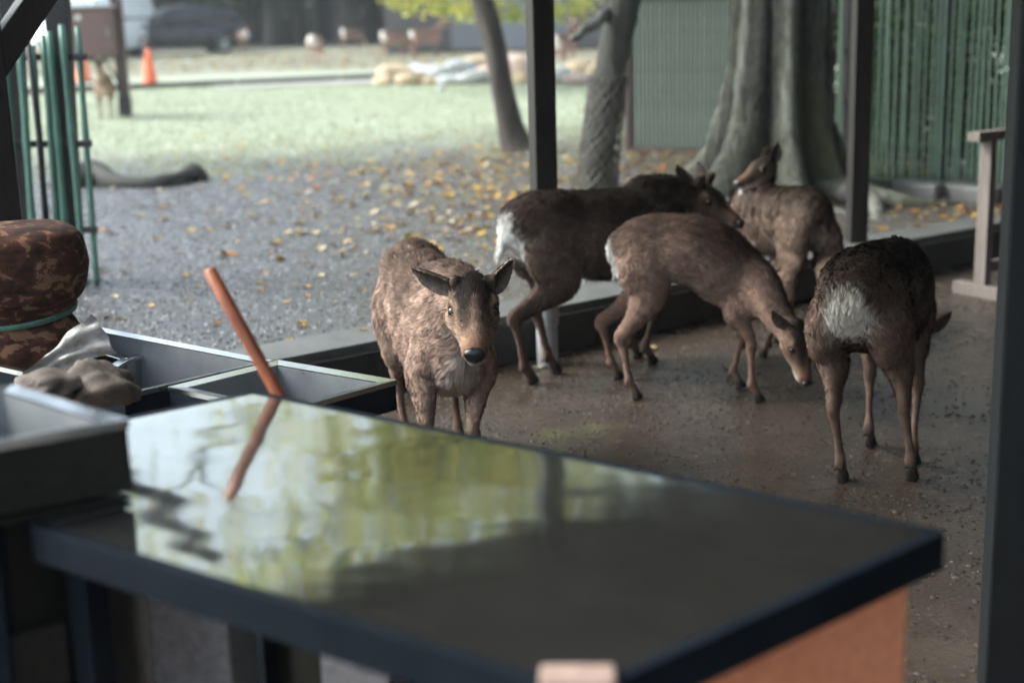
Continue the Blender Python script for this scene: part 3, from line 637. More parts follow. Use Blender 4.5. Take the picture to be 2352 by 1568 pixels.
p = at(1258, 838, 0); post('shelter_post', 'dark brown square post with pale grey round sleeve at its foot, behind the stag', p[0], p[1], .100, 'post_paint', RZ - .16, .30, sleeve=.048, rz=.30)
p = at(1964, 640, 0); post('shelter_post', 'dark brown post standing right of the big fluted tree trunk', p[0], p[1], .102, 'post_paint', RZ - .16, .10, sleeve=.048, rz=.08)
p = at(2344, 1600, 0); post('shelter_post', 'thick black post cut by the right edge of the picture', p[0] - .012, p[1], .16, 'post_dark', RZ - .02, .0, base=(.15, .30), rz=math.radians(-13))
px, py = -1.815, 5.05
lp = post('shelter_post', 'dark post with diagonal knee brace at the left edge', px, py, .12, 'post_paint', RZ - .16, .0)
mb = MB(); mb.bar((0.02, 0, 1.42), (.72, 0, 2.28), .085, .10, bev=.006); mb.build('knee_brace', 'post_paint', lp)
mb = MB(); mb.bar((-0.02, 0, 1.9), (-.45, 0, 2.4), .085, .10, bev=.006); mb.build('knee_brace', 'post_paint', lp)

# strip of gravel with a dark edging board across the lawn
pa = [at(300, 207, G), at(600, 196, G), at(880, 183, G), at(1450, 172, G)]
e0 = np.array(pa[0][:2]); e1 = np.array(pa[2][:2]); ed = (e1 - e0) / np.linalg.norm(e1 - e0); en = np.array([-ed[1], ed[0]])
ep = lambda u, v: tuple(float(q) for q in (e0 + ed * u + en * v))
mb = MB(); mb.prism([ep(1.5, -1.15), ep(14, -1.9), ep(14, .02), ep(1.5, .02)], G - .03, G + .024); tag(mb.build('gravel_path', 'path_gravel'), kind='structure')
mb = MB()
for k in range(7): mb.bar((*ep(-6 + k * 2.0, .07), G + .05), (*ep(-4.02 + k * 2.0, .07), G + .05), .09, .13, bev=.01)
tag(mb.build('edging_kerb', 'root_bark'), kind='structure')

# ------------------------------------------------------------------ trees
def leaf_cloud(centers, radii, n, size, pal, seed, flat=.6, hang=0.0):
    g = np.random.default_rng(seed); centers = np.asarray(centers, float); radii = np.asarray(radii, float)
    w = radii ** 2; ci = g.choice(len(centers), n, p=w / w.sum()); d = nrm(g.normal(size=(n, 3))); r = g.random(n) ** .45
    P = centers[ci] + d * (radii[ci] * r)[:, None] * np.array([1, 1, flat]); P[:, 2] -= hang * g.random(n) ** 2
    a = nrm(g.normal(size=(n, 3)) * np.array([1, 1, .6])); b = nrm(np.cross(a, g.normal(size=(n, 3)))); s = size * g.uniform(.6, 1.35, (n, 1))
    V = np.stack([P - a * s, P - b * s * .42 + a * s * .1, P + a * s, P + b * s * .42 + a * s * .1], 1).reshape(-1, 3)
    pal = np.asarray(pal); C = pal[g.choice(len(pal), n)] * g.uniform(.65, 1.3, (n, 1)) * g.uniform(.8, 1.15, (len(centers), 1))[ci]
    return V, np.arange(n * 4).reshape(-1, 4), np.repeat(C, 4, 0)
def crown(parent, *a, name='crown', **k):
    V, Fq, C = leaf_cloud(*a, **k); o = np_mesh(name, V, Fq, 'leaf', parent); vcol(o.data, C); return o
YG = [(.52, .52, .13), (.42, .46, .12), (.60, .54, .17), (.32, .38, .10), (.52, .43, .12)]
GR = [(.045, .085, .030), (.07, .12, .04), (.03, .06, .025), (.10, .15, .06)]
DK = [(.022, .042, .022), (.035, .06, .03), (.018, .03, .016)]

def limb_path(a, b, n=8, wob=.12, seed=0, sag=0.0):
    g = np.random.default_rng(seed); a = np.asarray(a, float); b = np.asarray(b, float); L = np.linalg.norm(b - a); K = [a + (b - a) * i / n + (g.normal(size=3) * wob * L / n if 0 < i < n else 0) + np.array([0, 0, sag * math.sin(math.pi * i / n)]) for i in range(n + 1)]
    return K
def limbs(parent, base_pts, mat, seed, nb=7, lo=.45, reach=2.6, r0=.07, rise=1.2, name='limb'):
    g = random.Random(seed); tips = []; mb = MB()
    for k in range(nb):
        i = int(len(base_pts) * (lo + (1 - lo) * k / nb)); b = np.asarray(base_pts[min(i, len(base_pts) - 1)]); a = g.uniform(0, 6.28)
        tip = b + np.array([math.cos(a) * reach * g.uniform(.6, 1.1), math.sin(a) * reach * g.uniform(.6, 1.1), rise * g.uniform(.3, 1.2)])
        K = limb_path(b, tip, 7, .25, seed * 31 + k); mb.tube(K, [r0 * (1 - .85 * j / 7) for j in range(8)], 7); tips.append(tip); tips.append(K[4])
        for q in range(3):
            b2 = K[3 + q]; t2 = b2 + np.array([g.uniform(-1, 1), g.uniform(-1, 1), g.uniform(-.2, .8)]) * reach * .4; mb.tube(limb_path(b2, t2, 4, .25, seed * 77 + k * 5 + q), [r0 * .35, r0 * .28, r0 * .2, r0 * .12, r0 * .05], 5); tips.append(t2)
    mb.build(name, mat, parent, True); return tips

# thin leaning tree behind the post
b = np.array(at(1188, 350, G)); Yt = b[1]
r = empty('tree', (b[0], b[1], G), 0, 'slender brown tree curving up just left of the middle post', 'tree')
PT = [(1206, 368), (1186, 335), (1166, 262), (1150, 190), (1138, 110), (1118, 30), (1098, -40)]; RD = [.225, .155, .118, .105, .105, .108, .10]
K = [np.array(aty(x, y, Yt)) - [b[0], b[1], G] for x, y in PT]; K[0][2] = -.08
for j in range(8): K.append(K[-1] + np.array([-.10 + .06 * j, .05 * j * (-1) ** j, .62])); RD.append(.098 - .008 * j)
Kc = catmull(np.column_stack([np.array(K), RD]), 4); g1 = np.random.default_rng(3)
mb = MB(); mb.tube(Kc[:, :3], Kc[:, 3], 20, jitter=lambda i, a: 1 + .05 * math.sin(3 * a + i * .3) + .035 * math.sin(5 * a - i * .5)); mb.build('trunk', 'bark_thin', r, True)
tips = limbs(r, K[7:], 'bark_thin', 5, 13, .1, 4.2, .075, 1.5)
crown(r, tips, [1.0] * len(tips), 9000, .085, YG, 21)

# leaning tree wrapped in netting
b = np.array(at(1372, 432, G)); Yt = b[1]
r = empty('tree', (b[0], b[1], G), 0, 'leaning mossy tree wrapped in wire netting, with a sawn-off side branch', 'tree')
PT = [(1366, 445), (1370, 420), (1376, 360), (1384, 290), (1392, 225), (1404, 150), (1420, 75), (1436, 0), (1452, -70)]; RD = [.155, .140, .128, .122, .118, .112, .112, .110, .108]
K = [np.array(aty(x, y, Yt)) - [b[0], b[1], G] for x, y in PT]; K[0][2] = -.08
NETK = np.column_stack([np.array(K), RD])
for j in range(7): K.append(K[-1] + np.array([.16 - .03 * j, .06, .62])); RD.append(.105 - .009 * j)
Kc = catmull(np.column_stack([np.array(K), RD]), 5)
mb = MB(); mb.tube(Kc[:, :3], Kc[:, 3], 22, jitter=lambda i, a: 1 + .07 * math.sin(2 * a + i * .15) + .04 * math.sin(5 * a - i * .35)); mb.build('trunk', 'bark_lean', r, True)
tips = limbs(r, K[9:], 'bark_lean', 9, 8, .1, 2.4, .05, 1.3)
crown(r, tips, [1.0] * len(tips), 6500, .085, YG + GR[3:], 22)
s0 = np.array(aty(1402, 30, Yt - .02)) - [b[0], b[1], G]; s1 = np.array(aty(1312, 90, Yt - .35)) - [b[0], b[1], G]
mb = MB(); mb.tube(limb_path(s0, s1, 6, .1, 4), [.05, .045, .042, .04, .036, .032, .025], 10, jitter=lambda i, a: 1 + .12 * math.sin(3 * a + i)); mb.build('branch', 'bark_big', r, True)
# netting: two families of strands winding round the trunk
NK = catmull(NETK, 24); NK = NK[(NK[:, 2] > .0)]; zt = np.array(aty(1392, 178, Yt))[2] - G; NK = NK[NK[:, 2] < zt]
mb = MB(); NS = 15
for dr in (1, -1):
    for k in range(NS):
        pts = []
        for i, q in enumerate(NK[::3]):
            a = 2 * math.pi * k / NS + .05 * math.sin(k * 5.3) + dr * q[2] * (5.2 + .12 * math.sin(k * 2.1)) + .05 * math.sin(q[2] * 9 + k * 1.7); rr = q[3] * (1.11 + .02 * math.sin(3 * a + q[2] * 6)) + .008 + .006 * dr
            pts.append((q[0] + math.cos(a) * rr, q[1] + math.sin(a) * rr, q[2] + .01 * math.sin(a * 3 + i)))
        mb.tube(pts, .0058, 5, False)
for k in range(26):      # frayed wire ends at the upper rim
    a = 2 * math.pi * k / 26; q = NK[-1]; rr = q[3] * 1.12; p0 = np.array([q[0] + math.cos(a) * rr, q[1] + math.sin(a) * rr, q[2] - .02]); mb.tube([p0, p0 + np.array([math.cos(a) * .05 * rnd.random(), math.sin(a) * .05 * rnd.random(), .03 + .08 * rnd.random()])], [.004, .002], 4)
nt = mb.build('wire_netting', 'net_wire'); nt.location = (b[0], b[1], G)
tag(nt, 'rusty wire netting wound round the lower half of the leaning tree', 'netting')

# the big fluted tree
b = np.array(at(1775, 452, G)); Yt = b[1]
r = empty('tree', (b[0], b[1], G), 0, 'huge grey tree trunk with deep flutes and spreading buttress roots', 'tree')
n_a, n_z = 128, 70; V = []; RID = []; zs = np.concatenate([np.linspace(-.1, 1.9, 52), np.linspace(2.1, 6.5, 18)])
for z in zs:
    fl = math.exp(-max(z, 0) / .28); base = .325 - .012 * min(z, 2) - .025 * max(0, z - 2); cx = .05 * z * .5
    for k in range(n_a):
        a = 2 * math.pi * k / n_a
        rid = abs(math.cos(4 * a + .5 * math.sin(2 * a + 1.2) + .18 * z)); rid2 = .5 + .5 * math.cos(13 * a + 2 + .6 * math.sin(a) - .15 * z)
        rr = base * (1 + .46 * (rid ** .7 - .62) * (.75 + .45 * fl) + .08 * (rid2 - .5)) + fl * (.08 + .36 * rid ** 2.0 * (1 + .35 * math.cos(a - 3.4)))
        rr += .008 * math.sin(9 * z + 5 * a) + .006 * math.sin(23 * z + 9 * a)
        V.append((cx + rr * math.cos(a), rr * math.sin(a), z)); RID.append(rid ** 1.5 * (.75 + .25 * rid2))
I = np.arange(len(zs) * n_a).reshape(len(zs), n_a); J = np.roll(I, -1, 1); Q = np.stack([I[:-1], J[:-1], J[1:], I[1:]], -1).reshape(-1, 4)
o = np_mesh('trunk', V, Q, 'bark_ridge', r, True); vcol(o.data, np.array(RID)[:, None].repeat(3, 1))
rt = random.Random(4)
for a, L, w in ((-2.85, .75, .10), (-2.2, .7, .09), (-1.5, .8, .085), (-.95, 1.05, .10), (-.45, 1.25, .11), (-.12, 1.1, .08), (.5, .8, .09), (2.6, .9, .1), (3.0, .8, .09)):
    mb = MB(); K = []; RR = []
    for j in range(9):
        u = j / 8; aa = a + .35 * math.sin(u * 3 + a * 5); d = .38 + L * u; K.append((d * math.cos(aa) + .0, d * math.sin(aa), .10 * (1 - u) ** 2 - .035 * u + .012 * math.sin(7 * u + a))); RR.append(w * (1 - u * .72))
    mb.tube(K, RR, 10, jitter=lambda i, q: 1 + .1 * math.sin(3 * q + i)); mb.build('root', 'bark_big', r, True)
lb = [np.array([.12, 0, 4.2 + .4 * k]) for k in range(7)]; tips = limbs(r, lb, 'bark_big', 13, 10, 0, 3.4, .12, 1.6)
crown(r, tips, [1.25] * len(tips), 8000, .10, GR[1:] + [(.22, .26, .08), (.30, .32, .09)], 23)

# maple beyond, drooping yellow branches
b = np.array([.62, 24.5, G]); r = empty('tree', tuple(b), 0, 'yellow-leaved tree drooping over the lawn behind the middle post', 'tree')
K = [np.array([0, 0, -.1]), np.array([.02, 0, .8]), np.array([-.03, 0, 1.8]), np.array([-.1, .1, 2.8]), np.array([0, .1, 4.2]), np.array([.1, 0, 5.6])]
mb = MB(); mb.tube(catmull(np.array(K), 4), list(np.linspace(.15, .06, 21)), 12, jitter=lambda i, a: 1 + .07 * math.sin(3 * a + i * .4)); mb.build('trunk', 'bark_thin', r, True)
tips = limbs(r, K[2:], 'bark_thin', 17, 9, .0, 2.6, .06, .9)
low = [np.array(aty(x, y, Yq)) - b for x, y, Yq in ((915, -8, 24), (950, 12, 24.3), (985, 2, 23.5), (1035, 22, 24), (1080, 20, 23), (1128, 30, 24), (1180, 25, 24), (1225, 36, 24), (1265, 30, 23.6), (1305, 22, 24), (1345, 8, 24.6))]
mb = MB()
for q in low: mb.tube(limb_path(K[3], q, 6, .12, 5, .5), [.04, .034, .028, .02, .015, .01, .006], 5)
mb.build('limb', 'bark_thin', r, True)
crown(r, list(tips) + low + low, [1.15] * len(tips) + [.40] * len(low) * 2, 15000, .075, YG, 24)
# ------------------------------------------------------------------ fences and panels
def pole_fence(name, label, A, Bp, z0, h, n, rad, rails, mat, seed, rail_r=.022, lean=.0, posts=()):
    r = empty(name, (A[0], A[1], z0), 0, label, 'fence'); g = random.Random(seed); A = np.array(A[:2]); Bv = np.array(Bp[:2]) - A; L = np.linalg.norm(Bv); d = Bv / L; nn = np.array([-d[1], d[0]])
    mb = MB(); prof = []
    for k in range(15):
        z = h * k / 14; prof.append((rad * (1 - .10 * k / 14), z))
        if k % 4 == 2: prof[-1] = (rad * 1.10, z)
    mb.lathe(prof, n=9); me = bpy.data.meshes.new('pole'); me.from_pydata(mb.v, [], mb.f); me.materials.append(MATS[mat]); me.polygons.foreach_set('use_smooth', [True] * len(me.polygons))
    for i in range(n):
        u = (i + .5) / n * L + g.uniform(-.3, .3) * L / n
        o = bpy.data.objects.new('pole', me); COL.objects.link(o); o.parent = r; o.location = (d[0] * u, d[1] * u, g.uniform(-.04, .02)); sc = g.uniform(.75, 1.2); o.scale = (sc, sc, 1); o.rotation_euler = (g.uniform(-.012, .012) + lean * d[1], g.uniform(-.012, .012) - lean * d[0], g.uniform(0, 6))
    for z in rails:
        for sg in (1,):
            mb = MB(); q = nn * sg * (rad + rail_r * .8); mb.bar((q[0] - d[0] * .05, q[1] - d[1] * .05, z), (q[0] + Bv[0] + d[0] * .05, q[1] + Bv[1] + d[1] * .05, z + .005 * sg), rail_r * 1.3, rail_r * 2.0, bev=.004); mb.build('rail', 'fence_dark', r)
    for u, w, hh in posts:
        mb = MB(); mb.box((d[0] * u * L + nn[0] * .09, d[1] * u * L + nn[1] * .09, hh / 2 - .05), (w, w, hh + .1), Matrix.Rotation(math.atan2(d[1], d[0]), 3, 'Z'), .006); mb.build('fence_post', 'fence_dark', r)
    return r
FA = np.array(at(1915, 412, G)); FB = np.array(at(2300, 452, G)); FC = np.array(at(1700, 352, G))
zr = [float(aty(2140, y, (FA[1] + FB[1]) / 2)[2]) - G for y in (345, 232, 113)]
dv = (FB - FA); FB2 = FB + dv * .35
pole_fence('pole_fence', 'dull green pole fence with three dark rails behind the right-hand post', FA, FB2, G, 2.35, 38, .0115, [zr[0], zr[1], zr[2], 2.1], 'green_pole_dull', 3, posts=((.02, .08, 2.3), (.45, .08, 2.3), (.98, .08, 2.3)))
pole_fence('pole_fence', 'tight green pole fence seen edge-on right beside the big trunk', FC + np.array([.25, -.3, 0]), FA + np.array([-.03, .05, 0]), G, 2.35, 30, .012, [zr[0], zr[1], zr[2], 2.1], 'green_pole_dull', 4)
# fence at the left edge
LA = np.array(at(-70, 640, G)); LB = np.array(at(226, 652, G)); 
r = empty('pole_fence', (LB[0], LB[1], G), 0, 'bright green pole fence with dark rails at the left edge', 'fence')
hgt = 1.46; Yl = LB[1]
for x0, y0, x1, y1, ra in ((178, 62, 222, 648, .016), (141, 57, 196, 655, .0175), (112, 72, 160, 655, .0175), (74, 104, 118, 660, .0165), (44, 92, 84, 655, .019), (8, 100, 50, 655, .018), (-30, 100, 10, 655, .018), (98, 80, 140, 660, .014)):
    a = aty(x0, y0, Yl); bq = aty(x1, y1, Yl); bq[2] = G - .03; ln = bq + (a - bq)
    mb = MB(); K = [tuple(np.array(bq) + (np.array(a) - np.array(bq)) * j / 10 - np.array([LB[0], LB[1], G])) for j in range(11)]
    mb.tube(K, [ra * (1.12 if j in (3, 6, 9) else 1.0 - .01 * j) for j in range(11)], 10); mb.build('pole', 'green_pole', r, True)
for y, xr, xl in ((131, 200, -60), (330, 211, -60), (527, 224, -60)):
    a = aty(xr, y, Yl + .035); bq = aty(xl, y + 2, Yl + .035); o3 = np.array([LB[0], LB[1], G]); mb = MB(); mb.bar(np.array(a) - o3, np.array(bq) - o3, .03, .034, bev=.004); mb.build('rail', 'fence_dark', r)
    a = aty(xr, y, Yl - .035); bq = aty(xr - 30, y + 1, Yl - .035); mb = MB(); mb.bar(np.array(a) - o3, np.array(bq) - o3, .024, .034, bev=.004); mb.build('clamp', 'fence_dark', r)
for x0, x1, w in ((128, 168, .115), (22, 58, .10)):
    a = aty(x0, -60, Yl + .12); bq = aty(x1, 640, Yl + .12); bq[2] = G - .05; mb = MB(); mb.bar(np.array(bq) - o3, np.array(a) - o3, w, .09, up=(0, 1, 0), bev=.006); mb.build('fence_post', 'fence_dark', r)
mb = MB(); a = aty(60, 60, Yl - .06); bq = aty(108, 560, Yl - .06); mb.tube([tuple(np.array(bq) - o3), tuple((np.array(a) + np.array(bq)) / 2 - o3 + [.01, 0, 0]), tuple(np.array(a) - o3)], .014, 8); mb.build('pole', 'fence_dark', r, True)

# green slatted panel in a brown frame
PA = np.array(at(1448, 350, G)); PB = np.array(at(1712, 356, G)); L = np.linalg.norm((PB - PA)[:2]); rz = math.atan2(PB[1] - PA[1], PB[0] - PA[0]); hp_ = float(aty(1500, 3, PA[1])[2]) - G
r = empty('slatted_panel', (PA[0], PA[1], G), rz, 'pale green slatted panel in a brown frame left of the big trunk', 'panel')
mb = MB(); mb.box((L / 2, .02, hp_ / 2 + .01), (L, .012, hp_ - .02)); mb.build('sheet', 'panel_sheet', r)
mb = MB(); mb.box((0, 0, hp_ / 2), (.017, .022, hp_ - .08), None, .004); me = bpy.data.meshes.new('slat'); me.from_pydata(mb.v, [], mb.f); me.materials.append(MATS['panel_slat'])
ns = int(L / .046)
for k in range(ns):
    o = bpy.data.objects.new('slat', me); COL.objects.link(o); o.parent = r; o.location = (.05 + (L - .1) * (k + .5) / ns, 0, .02); o.rotation_euler = (0, rnd.uniform(-.003, .003), 0)
for x in (-.025, L + .02): mb = MB(); mb.box((x, .01, hp_ / 2 + .03), (.065, .06, hp_ + .1), None, .005); mb.build('frame_post', 'brown_steel', r)
mb = MB(); mb.box((L / 2, .01, hp_ + .055), (L + .2, .09, .08), None, .006); mb.build('frame_rail', 'brown_steel', r)
mb = MB(); mb.box((L / 2, .01, .02), (L, .05, .05), None, .005); mb.build('frame_rail', 'brown_steel', r)
for z in (.55, 1.1): mb = MB(); mb.box((L / 2, .008, z), (L - .02, .018, .022)); mb.build('batten', 'panel_sheet', r)
mb = MB(); mb.box((L - .03, -.02, hp_ - .45), (.03, .03, .14), None, .006); mb.build('latch', 'fence_dark', r)

# shrubs behind the right-hand fence
for k, (x, y, rr, hh) in enumerate(((3.2, 12.2, .7, 1.2), (3.9, 11.3, .7, 1.4), (4.6, 10.6, .7, 1.3), (3.9, 12.9, .9, 1.9), (4.8, 12.0, .9, 2.1), (3.1, 13.8, .8, 1.7))):
    r = empty('shrub', (x, y, G), 0, ['leafy green shrub close behind the middle of the right-hand fence', 'broad shrub behind the fence beside the right-hand post', 'shrub behind the right end of the fence, mostly hidden by the black post', 'tall dark shrub farther behind the right-hand fence', 'tallest dark shrub in the back row behind the fence', 'dark shrub behind the edge-on fence next to the trunk'][k], 'shrub', 'shrubs behind the fence')
    cs = [np.array([rnd.uniform(-.5, .5) * rr, rnd.uniform(-.5, .5) * rr, hh * (.12 + .8 * j / 9)]) for j in range(10)]
    mb = MB()
    for q in cs: mb.tube(limb_path((0, 0, -.05), q, 4, .1, k), [.025, .02, .015, .01, .005], 5)
    mb.build('stem', 'bark_thin', r, True); crown(r, cs, [rr * .5] * 10, 2600, .055, (GR + [(.16, .22, .10)]) if k < 3 else DK + GR[:2], 60 + k, name='foliage')
# low stone edging on the mound beside the fence, and pale boulder
for k, (x, y, sx_, lab) in enumerate(((2235, 462, .5, 'flat grey stone slab at the foot of the fence near the black post'), (2120, 455, .38, 'mossy stone block below the right-hand fence rails'))):
    p = at(x, y, G); mb = MB(); mb.box((0, 0, .04), (sx_, .22, .16), None, .03); o = mb.build('stone_block', 'kerb_concrete', None, True, (p[0], p[1], G)); o.rotation_euler = (0, 0, -.95); tag(o, lab, 'stone')

# wooden trestle at the right
p = at(2254, 682, 0); zt = float(atd(2262, 298, np.dot(np.array(p) - _C, _F))[2])
r = empty('wooden_stand', (p[0], p[1], 0), .55, 'plain wooden stand with a crossbar, half hidden by the black post', 'stand')
mb = MB(); mb.box((0, 0, zt / 2), (.05, .075, zt - .06), None, .004); mb.build('upright', 'pale_wood', r)
mb = MB(); mb.box((.62, .02, zt / 2), (.05, .075, zt - .06), None, .004); mb.build('upright', 'pale_wood', r)
mb = MB(); mb.box((.28, .01, zt - .012), (.78, .08, .05), None, .004); mb.build('crossbar', 'pale_wood', r)
for x in (0, .62): mb = MB(); mb.box((x, .0, .035), (.07, .34, .07), None, .005); mb.build('foot', 'pale_wood', r)
mb = MB(); mb.box((.31, .012, .16), (.57, .03, .06), None, .004); mb.build('stretcher', 'pale_wood', r)

# ------------------------------------------------------------------ on the lawn and beyond
b = at(290, 270, G); r = empty('box_post', (b[0], b[1], G), .12, 'maroon control box mounted on a brown post on the lawn', 'utility box')
mb = MB(); mb.box((0, 0, 1.1), (.15, .15, 2.4), None, .008); mb.build('post', 'brown_steel', r)
mb = MB(); mb.box((0, 0, .14), (.165, .165, .30), None, .008); mb.build('post_foot', 'fence_dark', r)
z0 = float(aty(250, 130, b[1] - .2)[2]) - G; z1 = float(aty(250, 18, b[1] - .2)[2]) - G
bx = -.30; mb = MB(); mb.box((bx, -.16, (z0 + z1) / 2), (.56, .30, z1 - z0), None, .012); bo = mb.build('cabinet', 'box_paint', r)
mb = MB(); mb.box((bx - .0, -.318, (z0 + z1) / 2), (.50, .014, z1 - z0 - .06), None, .005); do = mb.build('door', 'box_paint', r)
mb = MB(); mb.box((bx + .2, -.335, (z0 + z1) / 2), (.02, .03, .10), None, .006); mb.build('handle', 'galvanised', do)
mb = MB(); mb.box((bx - .17, -.328, z1 - .12), (.07, .006, .06)); mb.build('plate', 'van_white', do)
mb = MB(); mb.box((bx, -.17, z1 + .015), (.62, .36, .03), None, .008); mb.build('lid', 'galvanised', r)
mb = MB(); mb.bar((-.02, -.08, z0 - .42), (-.22, -.12, z0), .03, .03); mb.build('bracket', 'fence_dark', r)

def cone(name, label, x, y, h, group='traffic cones on the lawn'):
    p = at(x, y, G); r = empty(name, (p[0], p[1], G), rnd.uniform(0, 1), label, 'traffic cone', group)
    mb = MB(); mb.box((0, 0, .02), (.40 * h / .7, .40 * h / .7, .04), None, .01); mb.build('base', 'cone_base', r)
    mb = MB(); mb.lathe([(.155 * h / .7, .04), (.15 * h / .7, .06), (.10 * h / .7, h * .45), (.045 * h / .7, h * .92), (.038 * h / .7, h)], n=22); mb.build('cone_body', 'cone_orange', r, True)
    mb = MB(); mb.lathe([(.02, h - .01), (.022, h + .06), (.05, h + .09), (.052, h + .17), (.02, h + .19)], n=14); mb.build('cap', 'cone_base', r, True)
cone('traffic_cone', 'orange traffic cone on dark base right of the brown post', 346, 199, .72)
cone('traffic_cone', 'orange traffic cone half hidden behind the green poles at left', 193, 190, .74)
cone('traffic_cone', 'red cone far off, seen between the green poles at the left edge', 92, 140, .75)

def car(name, label, cat, x, y, yaw, prof, cab, W, paint, Lw, wr):
    """prof: (x, z_low, z_high, half-width) lower body; cab: (x, z_low, z_high, half-width low, half-width high)"""
    p = at(x, y, G); r = empty(name, (p[0], p[1], G), yaw, label, cat)
    def ringmesh(rows):
        V = []; n = 12
        for (xx, zl, zh, wl, wh) in rows:
            rr = min(.09, (zh - zl) * .3)
            pts = [(-wl + .03, zl), (wl - .03, zl), (wl, zl + rr), (wl, (zl + zh) / 2), (wh + (wl - wh) * .25, zh - rr * .9), (wh - .06, zh - .012), (wh * .4, zh), (-wh * .4, zh), (-wh + .06, zh - .012), (-wh - (wl - wh) * .25, zh - rr * .9), (-wl, (zl + zh) / 2), (-wl, zl + rr)]
            V += [(xx, q[0], q[1]) for q in pts]
        m = len(rows); F_ = [(i * n + k, i * n + (k + 1) % n, (i + 1) * n + (k + 1) % n, (i + 1) * n + k) for i in range(m - 1) for k in range(n)]; F_ += [tuple(range(n - 1, -1, -1)), tuple((m - 1) * n + k for k in range(n))]
        return V, F_
    mb = MB(); mb.add(*ringmesh([(a, zl, zh, w, w * .95) for a, zl, zh, w in prof])); mb.build('body', paint, r, True)
    mb = MB(); mb.add(*ringmesh(cab)); mb.build('cabin', paint, r, True)
    xs = [c[0] for c in cab]; zl = cab[1][1] + .10; zh = cab[1][2] - .10
    for sg in (1, -1):
        k0, k1 = Lw; segs = 3; xx = np.linspace(k0, k1, segs + 1)
        for j in range(segs):
            a0, a1 = xx[j] + .04, xx[j + 1] - .04
            w0 = cab[1][3] + .012; w1 = cab[1][4] + .025; top0 = a0 - (.35 if j == 0 and False else 0)
            mb = MB(); mb.add([(a0, sg * w0, zl), (a1, sg * w0, zl), (a1 - (.12 if j == segs - 1 else 0), sg * w1, zh), (a0 + (.12 if j == 0 else 0), sg * w1, zh), (a0, sg * (w0 - .03), zl), (a1, sg * (w0 - .03), zl), (a1 - (.12 if j == segs - 1 else 0), sg * (w1 - .03), zh), (a0 + (.12 if j == 0 else 0), sg * (w1 - .03), zh)],
                   [(0, 1, 2, 3), (7, 6, 5, 4), (0, 4, 5, 1), (1, 5, 6, 2), (2, 6, 7, 3), (3, 7, 4, 0)]); mb.build('side_window', 'car_glass', r)
    # windscreen lies on the front slope of the cabin
    f0, f1 = cab[-1], cab[-2]; mb = MB()
    A_ = np.array([f0[0], 0, f0[2]]); B_ = np.array([f1[0], 0, f1[2]]); dirv = nrm(B_ - A_); nv_ = np.array([-dirv[2], 0, dirv[0]]) * -1 if dirv[0] > 0 else np.array([dirv[2], 0, -dirv[0]])
    nv_ = nv_ if nv_[0] > 0 else -nv_; a0 = A_ + dirv * .08 + nv_ * .012; b0 = B_ - dirv * .06 + nv_ * .012
    wl, wh = f0[4] - .08, f1[4] - .10
    mb.add([(a0[0], -wl, a0[2]), (a0[0], wl, a0[2]), (b0[0], wh, b0[2]), (b0[0], -wh, b0[2]), (a0[0] - .03, -wl, a0[2] - .02), (a0[0] - .03, wl, a0[2] - .02), (b0[0] - .03, wh, b0[2] - .02), (b0[0] - .03, -wh, b0[2] - .02)], [(0, 1, 2, 3), (7, 6, 5, 4), (0, 4, 5, 1), (1, 5, 6, 2), (2, 6, 7, 3), (3, 7, 4, 0)]); mb.build('windscreen', 'car_glass', r)
    xr, xf = prof[0][0] + .85, prof[-1][0] - .88
    for xx in (xr, xf):
        for sg in (1, -1):
            wo = empty('wheel', (xx, sg * (W - .10), wr)); wo.parent = r
            mb = MB(); M = Matrix.Rotation(math.pi / 2, 3, 'X'); n = 22; pr = [(wr * .66, -.10), (wr * .95, -.11), (wr, -.07), (wr, .07), (wr * .95, .11), (wr * .66, .10)]; V = []
            for rr, zz in pr:
                for k in range(n): V.append((rr * math.cos(6.2832 * k / n), zz, rr * math.sin(6.2832 * k / n)))
            mb.add(V, [(i * n + k, i * n + (k + 1) % n, (i + 1) * n + (k + 1) % n, (i + 1) * n + k) for i in range(5) for k in range(n)]); mb.build('tyre', 'tyre', wo, True)
            mb = MB()
            for k in range(5): a = 6.2832 * k / 5; mb.box((math.cos(a) * wr * .34, sg * .085, math.sin(a) * wr * .34), (wr * .64, .03, .06), Matrix.Rotation(-a, 3, 'Y'), .008)
            mb.add([(math.cos(6.2832 * k / n) * wr * .67, sg * .04, math.sin(6.2832 * k / n) * wr * .67) for k in range(n)], [tuple(range(n))]); mb.build('rim', 'rim_metal', wo)
    xf, zf = prof[-1][0], prof[-1][2]
    for sg in (1, -1):
        mb = MB(); mb.box((xf - .05, sg * (W - .28), zf - .12), (.16, .36, .13), None, .03); mb.build('headlight', 'lamp_lens', r)
        mb = MB(); mb.box((prof[0][0] + .02, sg * (W - .16), prof[0][2] - .2), (.08, .2, .3), None, .02); mb.build('tail_light', 'tail_lens', r)
        mb = MB(); mb.box((cab[-1][0] - .15, sg * (W + .09), zf + .14), (.12, .18, .13), None, .03); mb.build('mirror', paint, r)
    mb = MB(); mb.box((xf + .012, 0, zf - .3), (.04, .9, .22), None, .02); mb.build('grille', 'tyre', r)
    mb = MB(); mb.box((xf + .04, 0, .42), (.015, .34, .17)); mb.build('number_plate', 'van_white', r)
    return r
